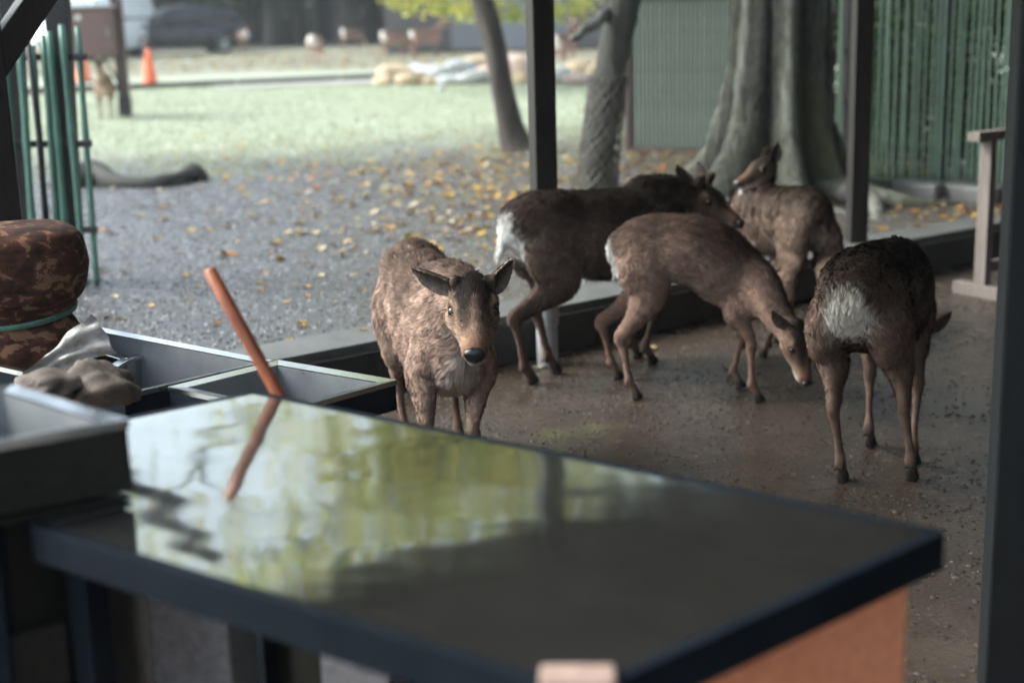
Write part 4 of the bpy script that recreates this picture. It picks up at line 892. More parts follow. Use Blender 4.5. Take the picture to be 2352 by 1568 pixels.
car('parked_car', 'black estate car parked at the back left of the lawn', 'car', 405, 126, math.radians(205), [(-2.3, .45, .95, .80), (-2.25, .30, 1.02, .88), (-1.4, .26, 1.03, .9), (0, .26, 1.02, .9), (1.2, .26, 1.0, .9), (1.9, .28, .92, .86), (2.22, .36, .84, .76)],
    [(-2.2, .95, 1.05, .80, .70), (-1.9, .95, 1.58, .80, .62), (-.2, .95, 1.64, .82, .64), (.35, .95, 1.58, .82, .64), (1.35, .92, 1.02, .80, .70)], .90, 'car_black', (-1.8, .75), .36)
car('parked_van', 'white van parked behind the maroon control box', 'van', 222, 136, math.radians(248), [(-2.2, .4, 1.2, .82), (-2.1, .3, 1.25, .9), (0, .28, 1.25, .9), (1.5, .28, 1.15, .9), (2.1, .32, .95, .85), (2.25, .4, .85, .8)],
    [(-2.2, 1.1, 1.3, .86, .8), (-2.1, 1.1, 1.95, .86, .74), (.2, 1.1, 1.98, .86, .74), (.75, 1.1, 1.9, .86, .74), (1.75, 1.0, 1.12, .84, .78)], .90, 'van_white', (-1.9, 1.0), .34)

# pile of stones
def rock(seed, sx_, sy_, sz_, mat, loc, label, rz=0):
    bm = bmesh.new(); bmesh.ops.create_icosphere(bm, subdivisions=3, radius=1); g = np.random.default_rng(seed); D = nrm(g.normal(size=(9, 3))); hh = g.uniform(.62, .95, 9)
    for v in bm.verts:
        c = np.array(v.co); s_ = min([1.0] + [h_ / max(1e-3, c @ d_) for d_, h_ in zip(D, hh) if c @ d_ > .05])
        s_ *= 1 + .05 * math.sin(5 * c[0] + 3 * c[1] + seed); v.co = Vector((c[0] * s_ * sx_, c[1] * s_ * sy_, c[2] * s_ * sz_))
    me = bpy.data.meshes.new('rock'); bm.to_mesh(me); bm.free(); o = obj('rock', me, mat, None, True); o.location = loc; o.rotation_euler = (0, 0, rz); tag(o, label, 'rock', 'rocks piled on the lawn'); return o
RK = [(905, 172, 85, 40, 'tan'), (880, 186, 45, 22, 'tan'), (955, 163, 50, 26, 'grey'), (945, 183, 70, 30, 'tan'), (1000, 170, 80, 36, 'grey'), (1035, 187, 62, 28, 'grey'), (1058, 162, 70, 40, 'grey'), (1100, 150, 72, 34, 'tan'), (1088, 182, 75, 34, 'grey'), (1122, 172, 60, 40, 'pink'),
      (1190, 160, 90, 62, 'pink'), (1178, 186, 60, 30, 'tan'), (1150, 188, 50, 24, 'grey'), (1290, 178, 55, 36, 'grey'), (1335, 165, 70, 42, 'tan'), (1330, 186, 70, 26, 'pink'), (1372, 172, 50, 40, 'tan'), (1245, 182, 55, 30, 'grey'), (985, 190, 40, 18, 'tan'), (1012, 207, 22, 12, 'grey')]
RL = ['long tan rock at the upper left end of the pile', 'small tan rock at the far left end of the pile', 'blue-grey rock on top of the left part of the pile', 'low tan rock at the front left of the pile', 'pale grey rock in the left middle of the pile', 'small grey rock low at the middle of the pile', 'large pale grey rock in the middle of the pile', 'rounded tan rock on top just left of the slender tree', 'grey wedge rock at the front left of the slender tree', 'pinkish rock touching the slender tree from the left',
      'big pink boulder between the slender tree and the middle post', 'tan rock at the foot of the big pink boulder', 'small grey rock behind the slender tree', 'grey rock just right of the middle post', 'tan boulder left of the netted tree', 'low pink rock in front of the tan boulder near the netted tree', 'tan rock hidden behind the netted tree', 'grey rock hidden behind the middle post', 'tiny tan rock at the front of the pile', 'small blue-grey stone alone on the lawn before the pile']
for k, (x, y, w, h, m) in enumerate(RK):
    p = at(x, min(y + h * .45, 196) if y < 190 else y + h * .3, G); dpt = np.dot(np.array(p) - _C, _F); pc = atd(x, y, dpt); s_ = dpt / FPX
    rock(100 + k, w * s_ * .62, w * s_ * .5, h * s_ * .68, 'stone_' + m, (pc[0], pc[1] + .1, max(G + .02, pc[2])), RL[k], rnd.uniform(-.4, .4))

# grey storage building behind the stones
r = empty('storage_building', (-1.5, 43.0, G), 0, 'low grey building with ribbed siding behind the rock pile', 'building')
mb = MB(); mb.box((5.5, 2.0, 1.6), (15, 4, 3.2)); mb.build('wall', 'dark_siding', r)
mb = MB(); mb.add([(-2.4, -.5, 3.2), (13.4, -.5, 3.2), (13.4, 2, 4.3), (-2.4, 2, 4.3), (-2.4, 4.5, 3.2), (13.4, 4.5, 3.2)], [(0, 1, 2, 3), (3, 2, 5, 4), (0, 3, 4), (1, 5, 2), (0, 4, 5, 1)]); mb.build('roof', 'dark_siding', r)
def shutter(x0, x1, z0, z1, mat):
    f = MB(); f.box(((x0 + x1) / 2, -.03, (z0 + z1) / 2), (x1 - x0, .05, z1 - z0)); so = f.build('shutter', mat, r); me = None
    n = int((z1 - z0) / .115)
    for k in range(n):
        if me is None: mm = MB(); mm.box((0, 0, 0), (x1 - x0 - .02, .03, .085), None, .008); me = bpy.data.meshes.new('slat'); me.from_pydata(mm.v, [], mm.f); me.materials.append(MATS[mat])
        o = bpy.data.objects.new('slat', me); COL.objects.link(o); o.parent = so; o.location = ((x0 + x1) / 2, -.07, z0 + (k + .5) * (z1 - z0) / n)
shutter(-.05, 1.0, .1, 2.4, 'grey_siding'); shutter(2.6, 3.6, .1, 2.4, 'grey_siding'); shutter(-1.6, -.25, .1, 2.4, 'dark_siding')
mb = MB(); mb.box((1.8, -.04, 1.2), (1.4, .06, 2.3), None, .01); mb.build('door', 'grey_siding', r)
mb = MB(); mb.box((4.6, -.04, 1.2), (1.7, .06, 2.3), None, .01); mb.build('door', 'dark_siding', r)

# dark row of trees closing the view
far_mesh = {}
def far_tree(k, x, y, rad, label):
    r = empty('tree', (x, y, G), rnd.uniform(0, 6), label, 'tree', 'dark trees at the back of the lawn')
    kk = k % 4
    if ('t', kk) not in far_mesh:
        mb = MB(); mb.tube([(0, 0, -.2), (.02, .01, .35), (.03, -.02, 1.2), (0, .05, 3), (.1, .05, 6), (0, 0, 9.5)], [.62, .44, .40, .36, .28, .14], 14, jitter=lambda i, a: 1 + .10 * math.sin(4 * a + kk) + .05 * math.sin(9 * a + i)); far_mesh['t', kk] = (mb.v, mb.f)
        g = np.random.default_rng(40 + kk); cs = [(g.uniform(-1.6, 1.6), g.uniform(-1.6, 1.6), 2.6 + 9 * j / 22) for j in range(23)]
        V, Fq, C = leaf_cloud(cs, [1.5 - .03 * j for j in range(23)], 3600, .20, DK + GR[:1], 50 + kk, hang=.8)
        o = np_mesh('crown', V, Fq, 'leaf', r); vcol(o.data, C); far_mesh['c', kk] = o.data
        me = bpy.data.meshes.new('trunk'); me.from_pydata(mb.v, [], mb.f); tr = obj('trunk', me, 'bark_far', r, True); far_mesh['tm', kk] = me
    else:
        o = bpy.data.objects.new('crown', far_mesh['c', kk]); COL.objects.link(o); o.parent = r
        tr = bpy.data.objects.new('trunk', far_mesh['tm', kk]); COL.objects.link(tr); tr.parent = r
    tr.scale = (rad / .42, rad / .42, 1)
fx = [(330, .5, 62), (395, .42, 66), (445, .36, 64), (540, .42, 59), (585, .36, 63), (632, .46, 57), (690, .38, 60), (748, .40, 63), (800, .50, 56), (858, .36, 60), (905, .44, 58), (942, .50, 54), (985, .36, 61), (1030, .42, 57), (255, .5, 60), (190, .4, 64), (120, .5, 62), (-30, .5, 58), (1075, .4, 60)]
FL = ['dark trunk behind the windscreen of the black car', 'dark trunk behind the roof of the black car', 'dark trunk behind the rear of the black car', 'dark trunk right behind the leftmost far deer', 'thin dark trunk just right of the leftmost far deer', 'dark trunk midway between the two left far deer', 'thin trunk left of the white-rumped grazing deer', 'dark trunk above the white-rumped grazing deer', 'thick dark trunk above the small deer in the shade', 'thin dark trunk left of the yellow foliage', 'dark trunk rising behind the deer with white rump in front of the wood', 'thick black trunk between the two deer in the shade', 'thin dark trunk behind the deer with raised head', 'dark trunk left of the ribbed shutter', 'dark trunk behind the maroon control box', 'dark trunk behind the white van', 'dark trunk behind the green poles', 'dark trunk beyond the left edge post', 'dark trunk behind the corner of the grey building']
for k, (x, rad, yy) in enumerate(fx):
    p = aty(x, 60, yy); far_tree(k, float(p[0]), yy, rad, FL[k])
V, Fq, C = leaf_cloud([(-40 + 2.6 * k + rnd.uniform(-1, 1), 82 + rnd.uniform(-3, 3), 1.2 + rnd.uniform(0, 9)) for k in range(26)] + [(-42 + 1.6 * k, 74 + rnd.uniform(-2, 2), .6 + rnd.uniform(0, 1.2)) for k in range(40)], [3.0 + rnd.random() * 1.5 for k in range(26)] + [1.6] * 40, 26000, .7, DK + [(.035, .032, .033), (.06, .055, .055)], 71)
o = np_mesh('far_wood', V, Fq, 'leaf'); vcol(o.data, C); tag(o, 'shadowy undergrowth of the wood far behind the dark trunks', 'wood', kind='stuff')

# dark root lying on the gravel at left
p0 = np.array(at(205, 432, G)); mb = MB(); K = []
for j, (x, y) in enumerate(((150, 436), (215, 424), (260, 430), (320, 432), (380, 428), (420, 418), (448, 412), (475, 412))):
    K.append(np.array(at(x, y, G)) - p0)
    K[-1][2] = [.02, .05, .035, .02, .02, .035, .05, .0][j]
mb.tube(catmull(np.array(K), 4), list(np.interp(np.linspace(0, 7, 29), range(8), [.14, .15, .09, .065, .07, .075, .085, .03])), 12, jitter=lambda i, a: 1 + .12 * math.sin(3 * a + i * .6) + .08 * math.sin(7 * a + i))
o = mb.build('tree_root', 'root_bark', None, True, tuple(p0)); tag(o, 'dark exposed root lying across the gravel right of the green poles', 'root')
# ------------------------------------------------------------------ foreground furniture
ZT = .85
tp = {k: np.array(at(*v, ZT)[:2]) for k, v in dict(back=(580, 905), bl=(262, 970), lf=(100, 1202), fr=(1338, 1576), r=(2132, 1222)).items()}
poly = [tp['fr'], tp['r'], tp['back'], tp['bl'], tp['lf']]
cen = sum(poly) / 5
r = empty('steel_table', (cen[0], cen[1], 0), 0, 'long polished steel table in the foreground with reflections', 'table')
def bev_prism(pl, z0, z1, bev, name, mat, parent, seg=3):
    bm = bmesh.new(); lo = [bm.verts.new((p[0], p[1], z0)) for p in pl]; hi = [bm.verts.new((p[0], p[1], z1)) for p in pl]; n = len(pl)
    bm.faces.new(hi); bm.faces.new(lo[::-1])
    for i in range(n): bm.faces.new((lo[i], lo[(i + 1) % n], hi[(i + 1) % n], hi[i]))
    bmesh.ops.recalc_face_normals(bm, faces=list(bm.faces)); bmesh.ops.bevel(bm, geom=list(bm.edges), offset=bev, segments=seg, profile=.5, affect='EDGES')
    me = bpy.data.meshes.new(name); bm.to_mesh(me); bm.free(); o = obj(name, me, mat, parent); return o
rel = [p - cen for p in poly]
def inset(pl, d):
    out = []; n = len(pl)
    for i in range(n):
        a, b_, c_ = pl[i - 1], pl[i], pl[(i + 1) % n]; e1_ = nrm(b_ - a); e2_ = nrm(c_ - b_); n1 = np.array([-e1_[1], e1_[0]]); n2 = np.array([-e2_[1], e2_[0]])
        m = nrm(n1 + n2); out.append(b_ + m * d / max(.35, m @ n1))
    return out
MB().prism([tuple(p) for p in rel], ZT - .022, ZT).build('table_top', 'table_steel', r)
ap = inset(rel, -.0105)
for i in range(5):
    a, b_ = ap[i], ap[(i + 1) % 5]; mb = MB(); mb.bar((*a, ZT - .027), (*b_, ZT - .027), .018, .0565, bev=.002); mb.build('apron', 'apron_steel', r)
lg_ = inset(rel, .05)
for i in (0, 1, 2, 4):
    mb = MB(); mb.box((*lg_[i], (ZT - .025) / 2 + .001), (.045, .045, ZT - .025), Matrix.Rotation(-.62, 3, 'Z'), .005); mb.build('leg', 'apron_steel', r)
sh = inset(rel, .10); mb = MB(); mb.prism([tuple(p) for p in sh], .20, .225); mb.build('lower_shelf', 'apron_steel', r)
for i, nm in ((1, 'back_shade_panel'), (3, 'side_shade_panel')):  # dark boards added to stand in for the shade under the table
    a, b_ = inset(rel, .03)[i], inset(rel, .03)[(i + 1) % 5]; mb = MB(); mb.bar((*a, .42), (*b_, .42), .012, .74); mb.build(nm, 'cabinet_dark', r)
# orange board closing the right-hand end
a = lg_[0] - (lg_[1] - lg_[0]) * .06; b_ = lg_[1] + (lg_[1] - lg_[0]) * .035; off = nrm(np.array([(b_ - a)[1], -(b_ - a)[0]])) * .040
mb = MB(); mb.bar((*(a + off), .435), (*(b_ + off), .435), .014, .72, bev=.003); mb.build('end_panel', 'orange_board', r)
q0 = np.array(at(1325, 1556, ZT)[:2]) - cen; mb = MB(); mb.box((*(q0 + [0, -.012]), ZT + .006), (.085, .05, .012), Matrix.Rotation(-.05, 3, 'Z'), .004); mb.build('corner_pad', 'pink_pad', r)
# pale storage boxes on the shelf under the table
for x0, x1, y0, dpt, lab, mt in ((336, 528, 1345, 2.62, 'pale grey stained box under the left end of the table', 'crate_grey'), (742, 905, 1496, 2.40, 'grey box with a torn rim under the middle of the table', 'crate_grey')):
    a = atd(x0, y0, dpt); b_ = atd(x1, y0, dpt); zt = a[2] + .08; c_ = (np.array(a) + np.array(b_)) / 2; w = np.linalg.norm(np.array(b_) - np.array(a))
    o = empty('storage_box', (c_[0], c_[1] + .09, .225), -.1, lab, 'box')
    mb = MB(); mb.box((0, 0, (zt - .225) / 2 + .001), (w, .18, zt - .225), None, .012); mb.build('body', mt, o); mb = MB(); mb.box((0, 0, zt - .225 + .006), (w + .012, .19, .012), None, .004); mb.build('lid', mt, o)

def basin(name, label, pts, z, rw, depth, root_z=0.0, cab=None, skirt=.07, cat='sink', steel='sink_steel', skm='apron_steel'):
    pl = [np.array(p[:2]) for p in pts]; c_ = sum(pl) / len(pl); pl = [p - c_ for p in pl]
    ar = sum(pl[i][0] * pl[(i + 1) % 4][1] - pl[(i + 1) % 4][0] * pl[i][1] for i in range(4)); pl = pl if ar > 0 else pl[::-1]
    r = empty(name, (c_[0], c_[1], root_z), 0, label, cat); inn = inset(pl, rw); z = z - root_z
    for i in range(4):
        j = (i + 1) % 4; mb = MB(); A = [pl[i], pl[j], inn[j], inn[i]]
        V = [(p[0], p[1], z) for p in A] + [(p[0], p[1], z - .014) for p in A]; V[2] = (*V[2][:2], z - .004); V[3] = (*V[3][:2], z - .004)
        mb.add(V, [(0, 1, 2, 3), (7, 6, 5, 4), (0, 4, 5, 1), (1, 5, 6, 2), (2, 6, 7, 3), (3, 7, 4, 0)]); mb.build('rim', steel, r)
    i2 = inset(pl, rw + .003); i3 = inset(pl, rw + .02); mb = MB(); V = [(p[0], p[1], z - .006) for p in i2] + [(p[0], p[1], z - depth) for p in i3]
    mb.add(V, [(i, 4 + i, 4 + (i + 1) % 4, (i + 1) % 4) for i in range(4)] + [(4, 5, 6, 7)]); mb.build('bowl', 'bowl_steel', r)
    for i in range(4):
        j = (i + 1) % 4; a = inset(pl, .004); mb = MB(); mb.bar((*a[i], z - .015 - skirt / 2), (*a[j], z - .015 - skirt / 2), .006, skirt, bev=.001); mb.build('skirt', skm, r)
    if cab is not None:
        cb = inset(pl, .03); mb = MB(); mb.prism([tuple(p) for p in cb], 0.003, z - depth - .01); mb.build('cabinet', cab, r)
    return r, c_
ZS = .60
T2 = [at(385, 888, ZS), at(640, 826, ZS), at(912, 872, ZS), at(650, 944, ZS)]
basin('sink', 'square steel sink behind the table next to the facing deer', T2, ZS, .035, .24, cab='cabinet_dark')
T1 = [at(160, 738, ZS), at(636, 827, ZS), at(296, 906, ZS), at(-190, 800, ZS)]
T1[1] = T1[1] - np.array([.012, 0, 0]); T1[2] = T1[2] - np.array([.012, 0, 0])
sr, sc_ = basin('sink', 'wide steel trough with inner partitions beside the square sink', T1, ZS, .030, .26, cab='cabinet_dark')
# inner partitions of the trough
for (xa, ya, xb, yb, zz) in ((190, 792, 288, 822, ZS - .05), (288, 822, 372, 800, ZS - .05), (288, 822, 262, 838, ZS - .05)):
    a = np.array(at(xa, ya, zz)) - [sc_[0], sc_[1], 0]; b_ = np.array(at(xb, yb, zz)) - [sc_[0], sc_[1], 0]
    mb = MB(); mb.bar((a[0], a[1], zz - .008), (b_[0], b_[1], zz - .008), .035, .014, bev=.003); mb.bar((a[0], a[1], zz - .10), (b_[0], b_[1], zz - .10), .008, .17); mb.build('partition', 'sink_steel', sr)
ZB = .985
S = [at(296, 962, ZB), at(30, 882, ZB), at(-330, 930, ZB), at(-60, 1024, ZB)]
br, bc = basin('sink', 'deep steel basin at the left edge, its corner pointing at the table', S, ZB, .028, .12, cab=None, skirt=.10, skm='cabinet_dark')
pl = inset([np.array(p[:2]) - bc for p in S][::-1] if False else [np.array(p[:2]) - bc for p in S], .0)
mb = MB(); mb.prism([tuple(p * .97) for p in [np.array(q[:2]) - bc for q in S]], ZT + .003, ZB - .125); mb.build('box_wall', 'cabinet_dark', br)
for (x, y) in ((30, 882), (-330, 930), (-60, 1024)):
    q = (np.array(at(x, y, ZB)[:2]) - bc) * .86; mb = MB(); mb.box((*q, (ZT + .01) / 2 + .002), (.04, .04, ZT + .004), None, .004); mb.build('leg', 'apron_steel', br)
mb = MB(); mb.prism([tuple(p * .88) for p in [np.array(q[:2]) - bc for q in (S[0] + np.array([-.10, .02, 0]), S[1], S[2], S[3])]], .003, ZT - .01); mb.build('cabinet', 'cabinet_dark', br)  # dark box added to fill the space under the basin as shade
mb = MB(); q = [(np.array(at(x, y, ZB)[:2]) - bc) * .9 for x, y in ((-60, 1024), (110, 993))]; mb.bar((*q[0], .42), (*q[1], .42), .02, .50); mb.build('front_panel', 'cabinet_dark', br)

# wooden handle leaning on the back edge of the table
tz = np.array(atd(482, 622, 2.86)); bz = np.array(atd(646, 918, 2.86)); d = nrm(bz - tz); foot = bz + d * ((.012 - bz[2]) / d[2]); r = empty('broom_stick', tuple(foot), 0, 'orange-brown wooden handle leaning upright at the far edge of the table', 'stick')
K = [foot + (tz - foot) * j / 12 for j in range(13)]; mb = MB(); mb.tube([k - foot for k in K] + [tz - foot + (tz - foot) * .004], [.0135] * 12 + [.0135, .008], 18); mb.build('shaft', 'orange_wood', r, True)
mb = MB(); mb.box((0, 0, .02), (.09, .05, .06), None, .01); mb.build('head', 'cabinet_dark', r)

# cloth bundle tied with green cord
dB = 4.55; cB = np.array(atd(50, 690, dB)); zt = atd(60, 513, dB)[2]; ztie = atd(120, 722, dB)[2]
prof = [(.16, 0.004), (.205, .05), (.225, .25), (.22, ztie - .20), (.19, ztie - .10), (.152, ztie - .02), (.140, ztie), (.155, ztie + .03), (.192, ztie + .075), (.212, ztie + .15), (.212, zt - .10), (.198, zt - .035), (.165, zt - .008), (.10, zt + .004), (.002, zt)]
PC = catmull(np.array(prof), 4); V = []; n = 60
for i, (rr, z) in enumerate(PC):
    for k in range(n):
        a = 6.28318 * k / n; wv = 1 + .018 * math.sin(5 * a + 3 * z) + .022 * math.sin(11 * a + 14 * z * .3) * math.exp(-abs(z - ztie) * 6) + .012 * math.sin(3 * a - 9 * z); sq = (abs(math.cos(a)) ** 3.2 + abs(math.sin(a)) ** 3.2) ** (-1 / 3.2)
        V.append((rr * wv * sq * math.cos(a), rr * wv * sq * math.sin(a), z))
m = len(PC); I = np.arange(m * n).reshape(m, n); J = np.roll(I, -1, 1); Q = np.stack([I[:-1], J[:-1], J[1:], I[1:]], -1).reshape(-1, 4)
r = empty('cloth_bundle', (cB[0], cB[1], 0), .35, 'big bundle in brown patterned cloth tied with green cord at left', 'bundle')
np_mesh('cloth', V, Q, 'printed_cloth', r, True)
mb = MB(); mb.tube([(.158 * math.cos(a) * 1.02, .158 * math.sin(a) * 1.02, ztie + .018 * math.sin(a + 1.0) + .004) for a in np.linspace(0, 6.2832, 41)], .0085, 8, False); mb.tube([(.164 * math.cos(a), .164 * math.sin(a), ztie + .012 + .022 * math.sin(a + .9)) for a in np.linspace(0, 6.2832, 41)], .007, 8, False)
mb.build('cord', 'cord_green', r, True)

# pale plastic wrap and a rag in the trough
a = np.array(atd(62, 872, 3.62)); b_ = np.array(atd(238, 762, 3.62)); V = []; nA, nB = 26, 9; d = b_ - a; side = nrm(np.cross(d, _F)); g = np.random.default_rng(5)
for layer in (0, 1):
    for i in range(nA):
        u = i / (nA - 1); w = .018 + .042 * u ** 1.2
        for k in range(nB):
            v = k / (nB - 1) * 2 - 1; p = a + d * u + side * v * w * (1 + .12 * math.sin(9 * u + 2 * v)) + _F * (-.012 * math.sin(7 * v + 6 * u) - .010 * math.sin(17 * u + 3 * v) + .004 * layer); V.append(p)
Q = [(l * nA * nB + i * nB + k, l * nA * nB + i * nB + k + 1, l * nA * nB + (i + 1) * nB + k + 1, l * nA * nB + (i + 1) * nB + k) for l in (0, 1) for i in range(nA - 1) for k in range(nB - 1)]
cc = np.mean(V, 0); o = np_mesh('plastic_wrap', np.array(V) - cc, Q, 'plastic_pale', None, True); o.location = cc; tag(o, 'crumpled strip of pale plastic sticking up from the steel trough', 'plastic')
p = np.array(atd(225, 885, 3.5)); bm = bmesh.new(); bmesh.ops.create_icosphere(bm, subdivisions=4, radius=1)
for v in bm.verts:
    c_ = v.co; k = 1 + .16 * math.sin(4 * c_.x + 3 * c_.z) + .10 * math.sin(5 * c_.y - 4 * c_.x + 2 * math.sin(3 * c_.z)) + .05 * math.sin(9 * c_.x + 7 * math.sin(3 * c_.y)); v.co = Vector((c_.x * .095 * k, c_.y * .08 * k, c_.z * .055 * k))
me = bpy.data.meshes.new('rag'); bm.to_mesh(me); bm.free(); o = obj('rag', me, 'cloth_brown', None, True); o.location = p; tag(o, 'crumpled brown rag lying in the steel trough', 'rag')
p = np.array(atd(120, 885, 3.45)); o2 = bpy.data.objects.new('rag', me.copy()); COL.objects.link(o2); o2.location = p; o2.scale = (1.2, 1, .7); o2.rotation_euler = (0, 0, 1.2); tag(o2, 'dirty cloth heap at the left end of the trough, behind the deep basin', 'rag')

# ------------------------------------------------------------------ leaves, pebbles, grass
def in_view(P, m=1.06):
    d = P - _C; z = d @ _F; return (z > .5) & (np.abs(d @ _R) < z * PW / 2 / FPX * m) & (np.abs(d @ _U) < z * PH / 2 / FPX * m)
LEAFC = np.array([(.46, .29, .06), (.42, .235, .06), (.40, .165, .05), (.17, .085, .045), (.46, .38, .25), (.30, .26, .09), (.17, .085, .055), (.46, .33, .17)])
def leaf_shape(seed):
    g = np.random.default_rng(seed); n = 11; V = [(0, 0, .004)]
    for k in range(n):
        a = 6.2832 * k / n; rr = 1.0 if k % 2 == 0 else .55; rr *= g.uniform(.8, 1.15); V.append((rr * math.cos(a), rr * .8 * math.sin(a), g.uniform(-.02, .28)))
    V.append((-1.5, .05, .05)); F_ = [(0, 1 + k, 1 + (k + 1) % n) for k in range(n)] + [(0, 6, 12)]
    return np.array(V), F_
def density(x, y):
    """how thickly leaves lie: under the trees in the middle and on the mound at the right"""
    return .05 + 1.0 * np.exp(-((x - .9) / 1.9) ** 2 - ((y - 11.6) / 2.3) ** 2) + .55 * np.exp(-((x + .3) / 1.3) ** 2 - ((y - 9.3) / 1.6) ** 2) + .9 * np.exp(-((x - 2.9) / .7) ** 2 - ((y - 9.6) / .8) ** 2) + .25 * np.exp(-((x + .8) / 2.2) ** 2 - ((y - 13) / 1.8) ** 2)
g = np.random.default_rng(8); N = 26000
x = g.uniform(-4.5, 5, N); y = g.uniform(5.2, 19, N); vv = (x - K0[0]) * KN[0] + (y - K0[1]) * KN[1]
keep = (vv > .06) & (g.random(N) < density(x, y) * .62); x, y, vv = x[keep], y[keep], vv[keep]
P = np.stack([x, y, out_z(x, y)], -1); P[vv < .31, 2] = G + .006; k_ = in_view(P); P = P[k_]
Vl, Fl_ = leaf_shape(1); Fl_ = np.array(Fl_); n = len(P)
dist = np.linalg.norm(P - _C, axis=1); order = np.argsort(dist); P = P[order]
sz = .014 + .030 * g.random(n) ** 1.6; ra = g.uniform(0, 6.28, n); ci = g.choice(len(LEAFC), n, p=[.22, .2, .14, .08, .12, .08, .06, .10])
NI = 120
meshes = []
for k in range(len(LEAFC)):
    for s_ in range(2):
        Vs, Fs = leaf_shape(10 + k * 2 + s_); me = bpy.data.meshes.new('fallen_leaf'); me.from_pydata(Vs.tolist(), [], Fs); vcol(me, np.repeat(LEAFC[k][None] * (.7 + .25 * s_), len(Vs), 0)); me.materials.append(MATS['dead_leaf']); meshes.append(me)
LN = ['golden yellow', 'amber', 'orange', 'dark brown', 'pale cream', 'olive yellow', 'russet', 'light tan']
for i in range(min(NI, n)):
    o = bpy.data.objects.new('fallen_leaf', meshes[ci[i] * 2 + i % 2]); COL.objects.link(o); o.location = P[i] + [0, 0, .004]; o.scale = (sz[i],) * 3; o.rotation_euler = (g.uniform(-.25, .25), g.uniform(-.25, .25), ra[i])
    tag(o, LN[ci[i]] + ' fallen leaf lying on the gravel near the kerb', 'leaf', LN[ci[i]] + ' leaves on the near gravel')
def leaf_mass(P, sz, ra, ci, name, label):
    n = len(P); cr, sr = np.cos(ra)[:, None], np.sin(ra)[:, None]; tx = g.uniform(-.4, .4, (n, 1)); ty = g.uniform(-.4, .4, (n, 1)); S_ = sz[:, None]
    X_ = (Vl[None, :, 0] * cr - Vl[None, :, 1] * sr) * S_; Y_ = (Vl[None, :, 0] * sr + Vl[None, :, 1] * cr) * S_; Z_ = np.broadcast_to(Vl[None, :, 2], X_.shape) * S_ * g.uniform(.2, 1.6, (n, 1)) + X_ * tx + Y_ * ty + .012
    V = np.stack([X_ + P[:, :1], Y_ + P[:, 1:2], Z_ + P[:, 2:3]], -1).reshape(-1, 3); F_ = (np.arange(n)[:, None, None] * len(Vl) + Fl_[None]).reshape(-1, 3)
    o = np_mesh(name, V, F_, 'dead_leaf'); vcol(o.data, np.repeat(LEAFC[ci] * g.uniform(.5, 1.1, (n, 1)), len(Vl), 0)); tag(o, label, 'leaves', kind='stuff')
leaf_mass(P[NI:], sz[NI:] * 1.12, ra[NI:], ci[NI:], 'leaf_litter', 'yellow and orange leaf litter spread under the trees')
# leaves far off under the wood, and a few on the shelter floor
N = 1500; Pq = np.stack([g.uniform(-14, 4, N), g.uniform(33, 46, N), np.full(N, G + .02)], -1); leaf_mass(Pq, g.uniform(.04, .08, N), g.uniform(0, 6, N), g.choice([0, 1, 2, 3, 6], N), 'far_leaf_litter', 'orange leaves scattered on the far grass by the dark trees')
for k, (x, y, c_, lab) in enumerate(((1385, 782, 2, 'orange fallen leaf on the shelter floor by the kerb under the stag'), (1235, 846, 4, 'pale leaf on the shelter floor beside the hind hoof of the stag'), (2140, 640, 1, 'amber leaf on the floor between the right-hand deer and the kerb'), (2215, 598, 2, 'orange leaf at the kerb near the wooden stand'), (1500, 800, 7, 'tan leaf on the floor behind the sniffing deer'))):
    p = at(x, y, 0); o = bpy.data.objects.new('fallen_leaf', meshes[c_ * 2]); COL.objects.link(o); o.location = (p[0], p[1], .006); o.scale = (.035,) * 3; o.rotation_euler = (0, 0, k * 1.3); tag(o, lab, 'leaf')
def pebbles(n, x0, x1, y0, y1, zf, smin, smax, name, label, pal, seed, cond):
    g = np.random.default_rng(seed); x = g.uniform(x0, x1, n); y = g.uniform(y0, y1, n); v = (x - K0[0]) * KN[0] + (y - K0[1]) * KN[1]; k = cond(x, y, v) ; x, y = x[k], y[k]; P = np.stack([x, y, zf(x, y)], -1); P = P[in_view(P)]; n = len(P)
    O = np.array([(1, 0, 0), (.3, .95, 0), (-.8, .6, 0), (-.8, -.6, 0), (.3, -.95, 0), (.1, .05, .7), (0, 0, -.4)]); Fo = np.array([(0, 1, 5), (1, 2, 5), (2, 3, 5), (3, 4, 5), (4, 0, 5)])
    s = g.uniform(smin, smax, (n, 1, 1)) * g.uniform(.7, 1.3, (n, 1, 3)); a = g.uniform(0, 6.28, n); c, s2 = np.cos(a), np.sin(a); V = O[None] * s; V = np.stack([V[..., 0] * c[:, None] - V[..., 1] * s2[:, None], V[..., 0] * s2[:, None] + V[..., 1] * c[:, None], V[..., 2]], -1) + P[:, None]
    o = np_mesh(name, V.reshape(-1, 3), (np.arange(n)[:, None, None] * 7 + Fo[None]).reshape(-1, 3), 'pebble', None, True); pal = np.asarray(pal); vcol(o.data, np.repeat(pal[g.choice(len(pal), n)] * g.uniform(.6, 1.3, (n, 1)), 7, 0)); tag(o, label, 'gravel', kind='stuff')
FP = [(.045, .034, .027), (.065, .051, .042), (.03, .023, .019), (.085, .07, .06)]
pebbles(18000, -1, 3, 3.0, 8.0, lambda x, y: np.zeros_like(x), .004, .011, 'floor_grit', 'loose grit and small stones on the shelter floor', FP, 31, lambda x, y, v: (v < -.02) & (rng.random(len(x)) < .35 + .65 * (np.sin(x * 3.1) * np.sin(y * 2.3 + x) > .1)))
GPc = [(.085, .08, .085), (.14, .135, .145), (.05, .047, .047), (.22, .215, .23)]
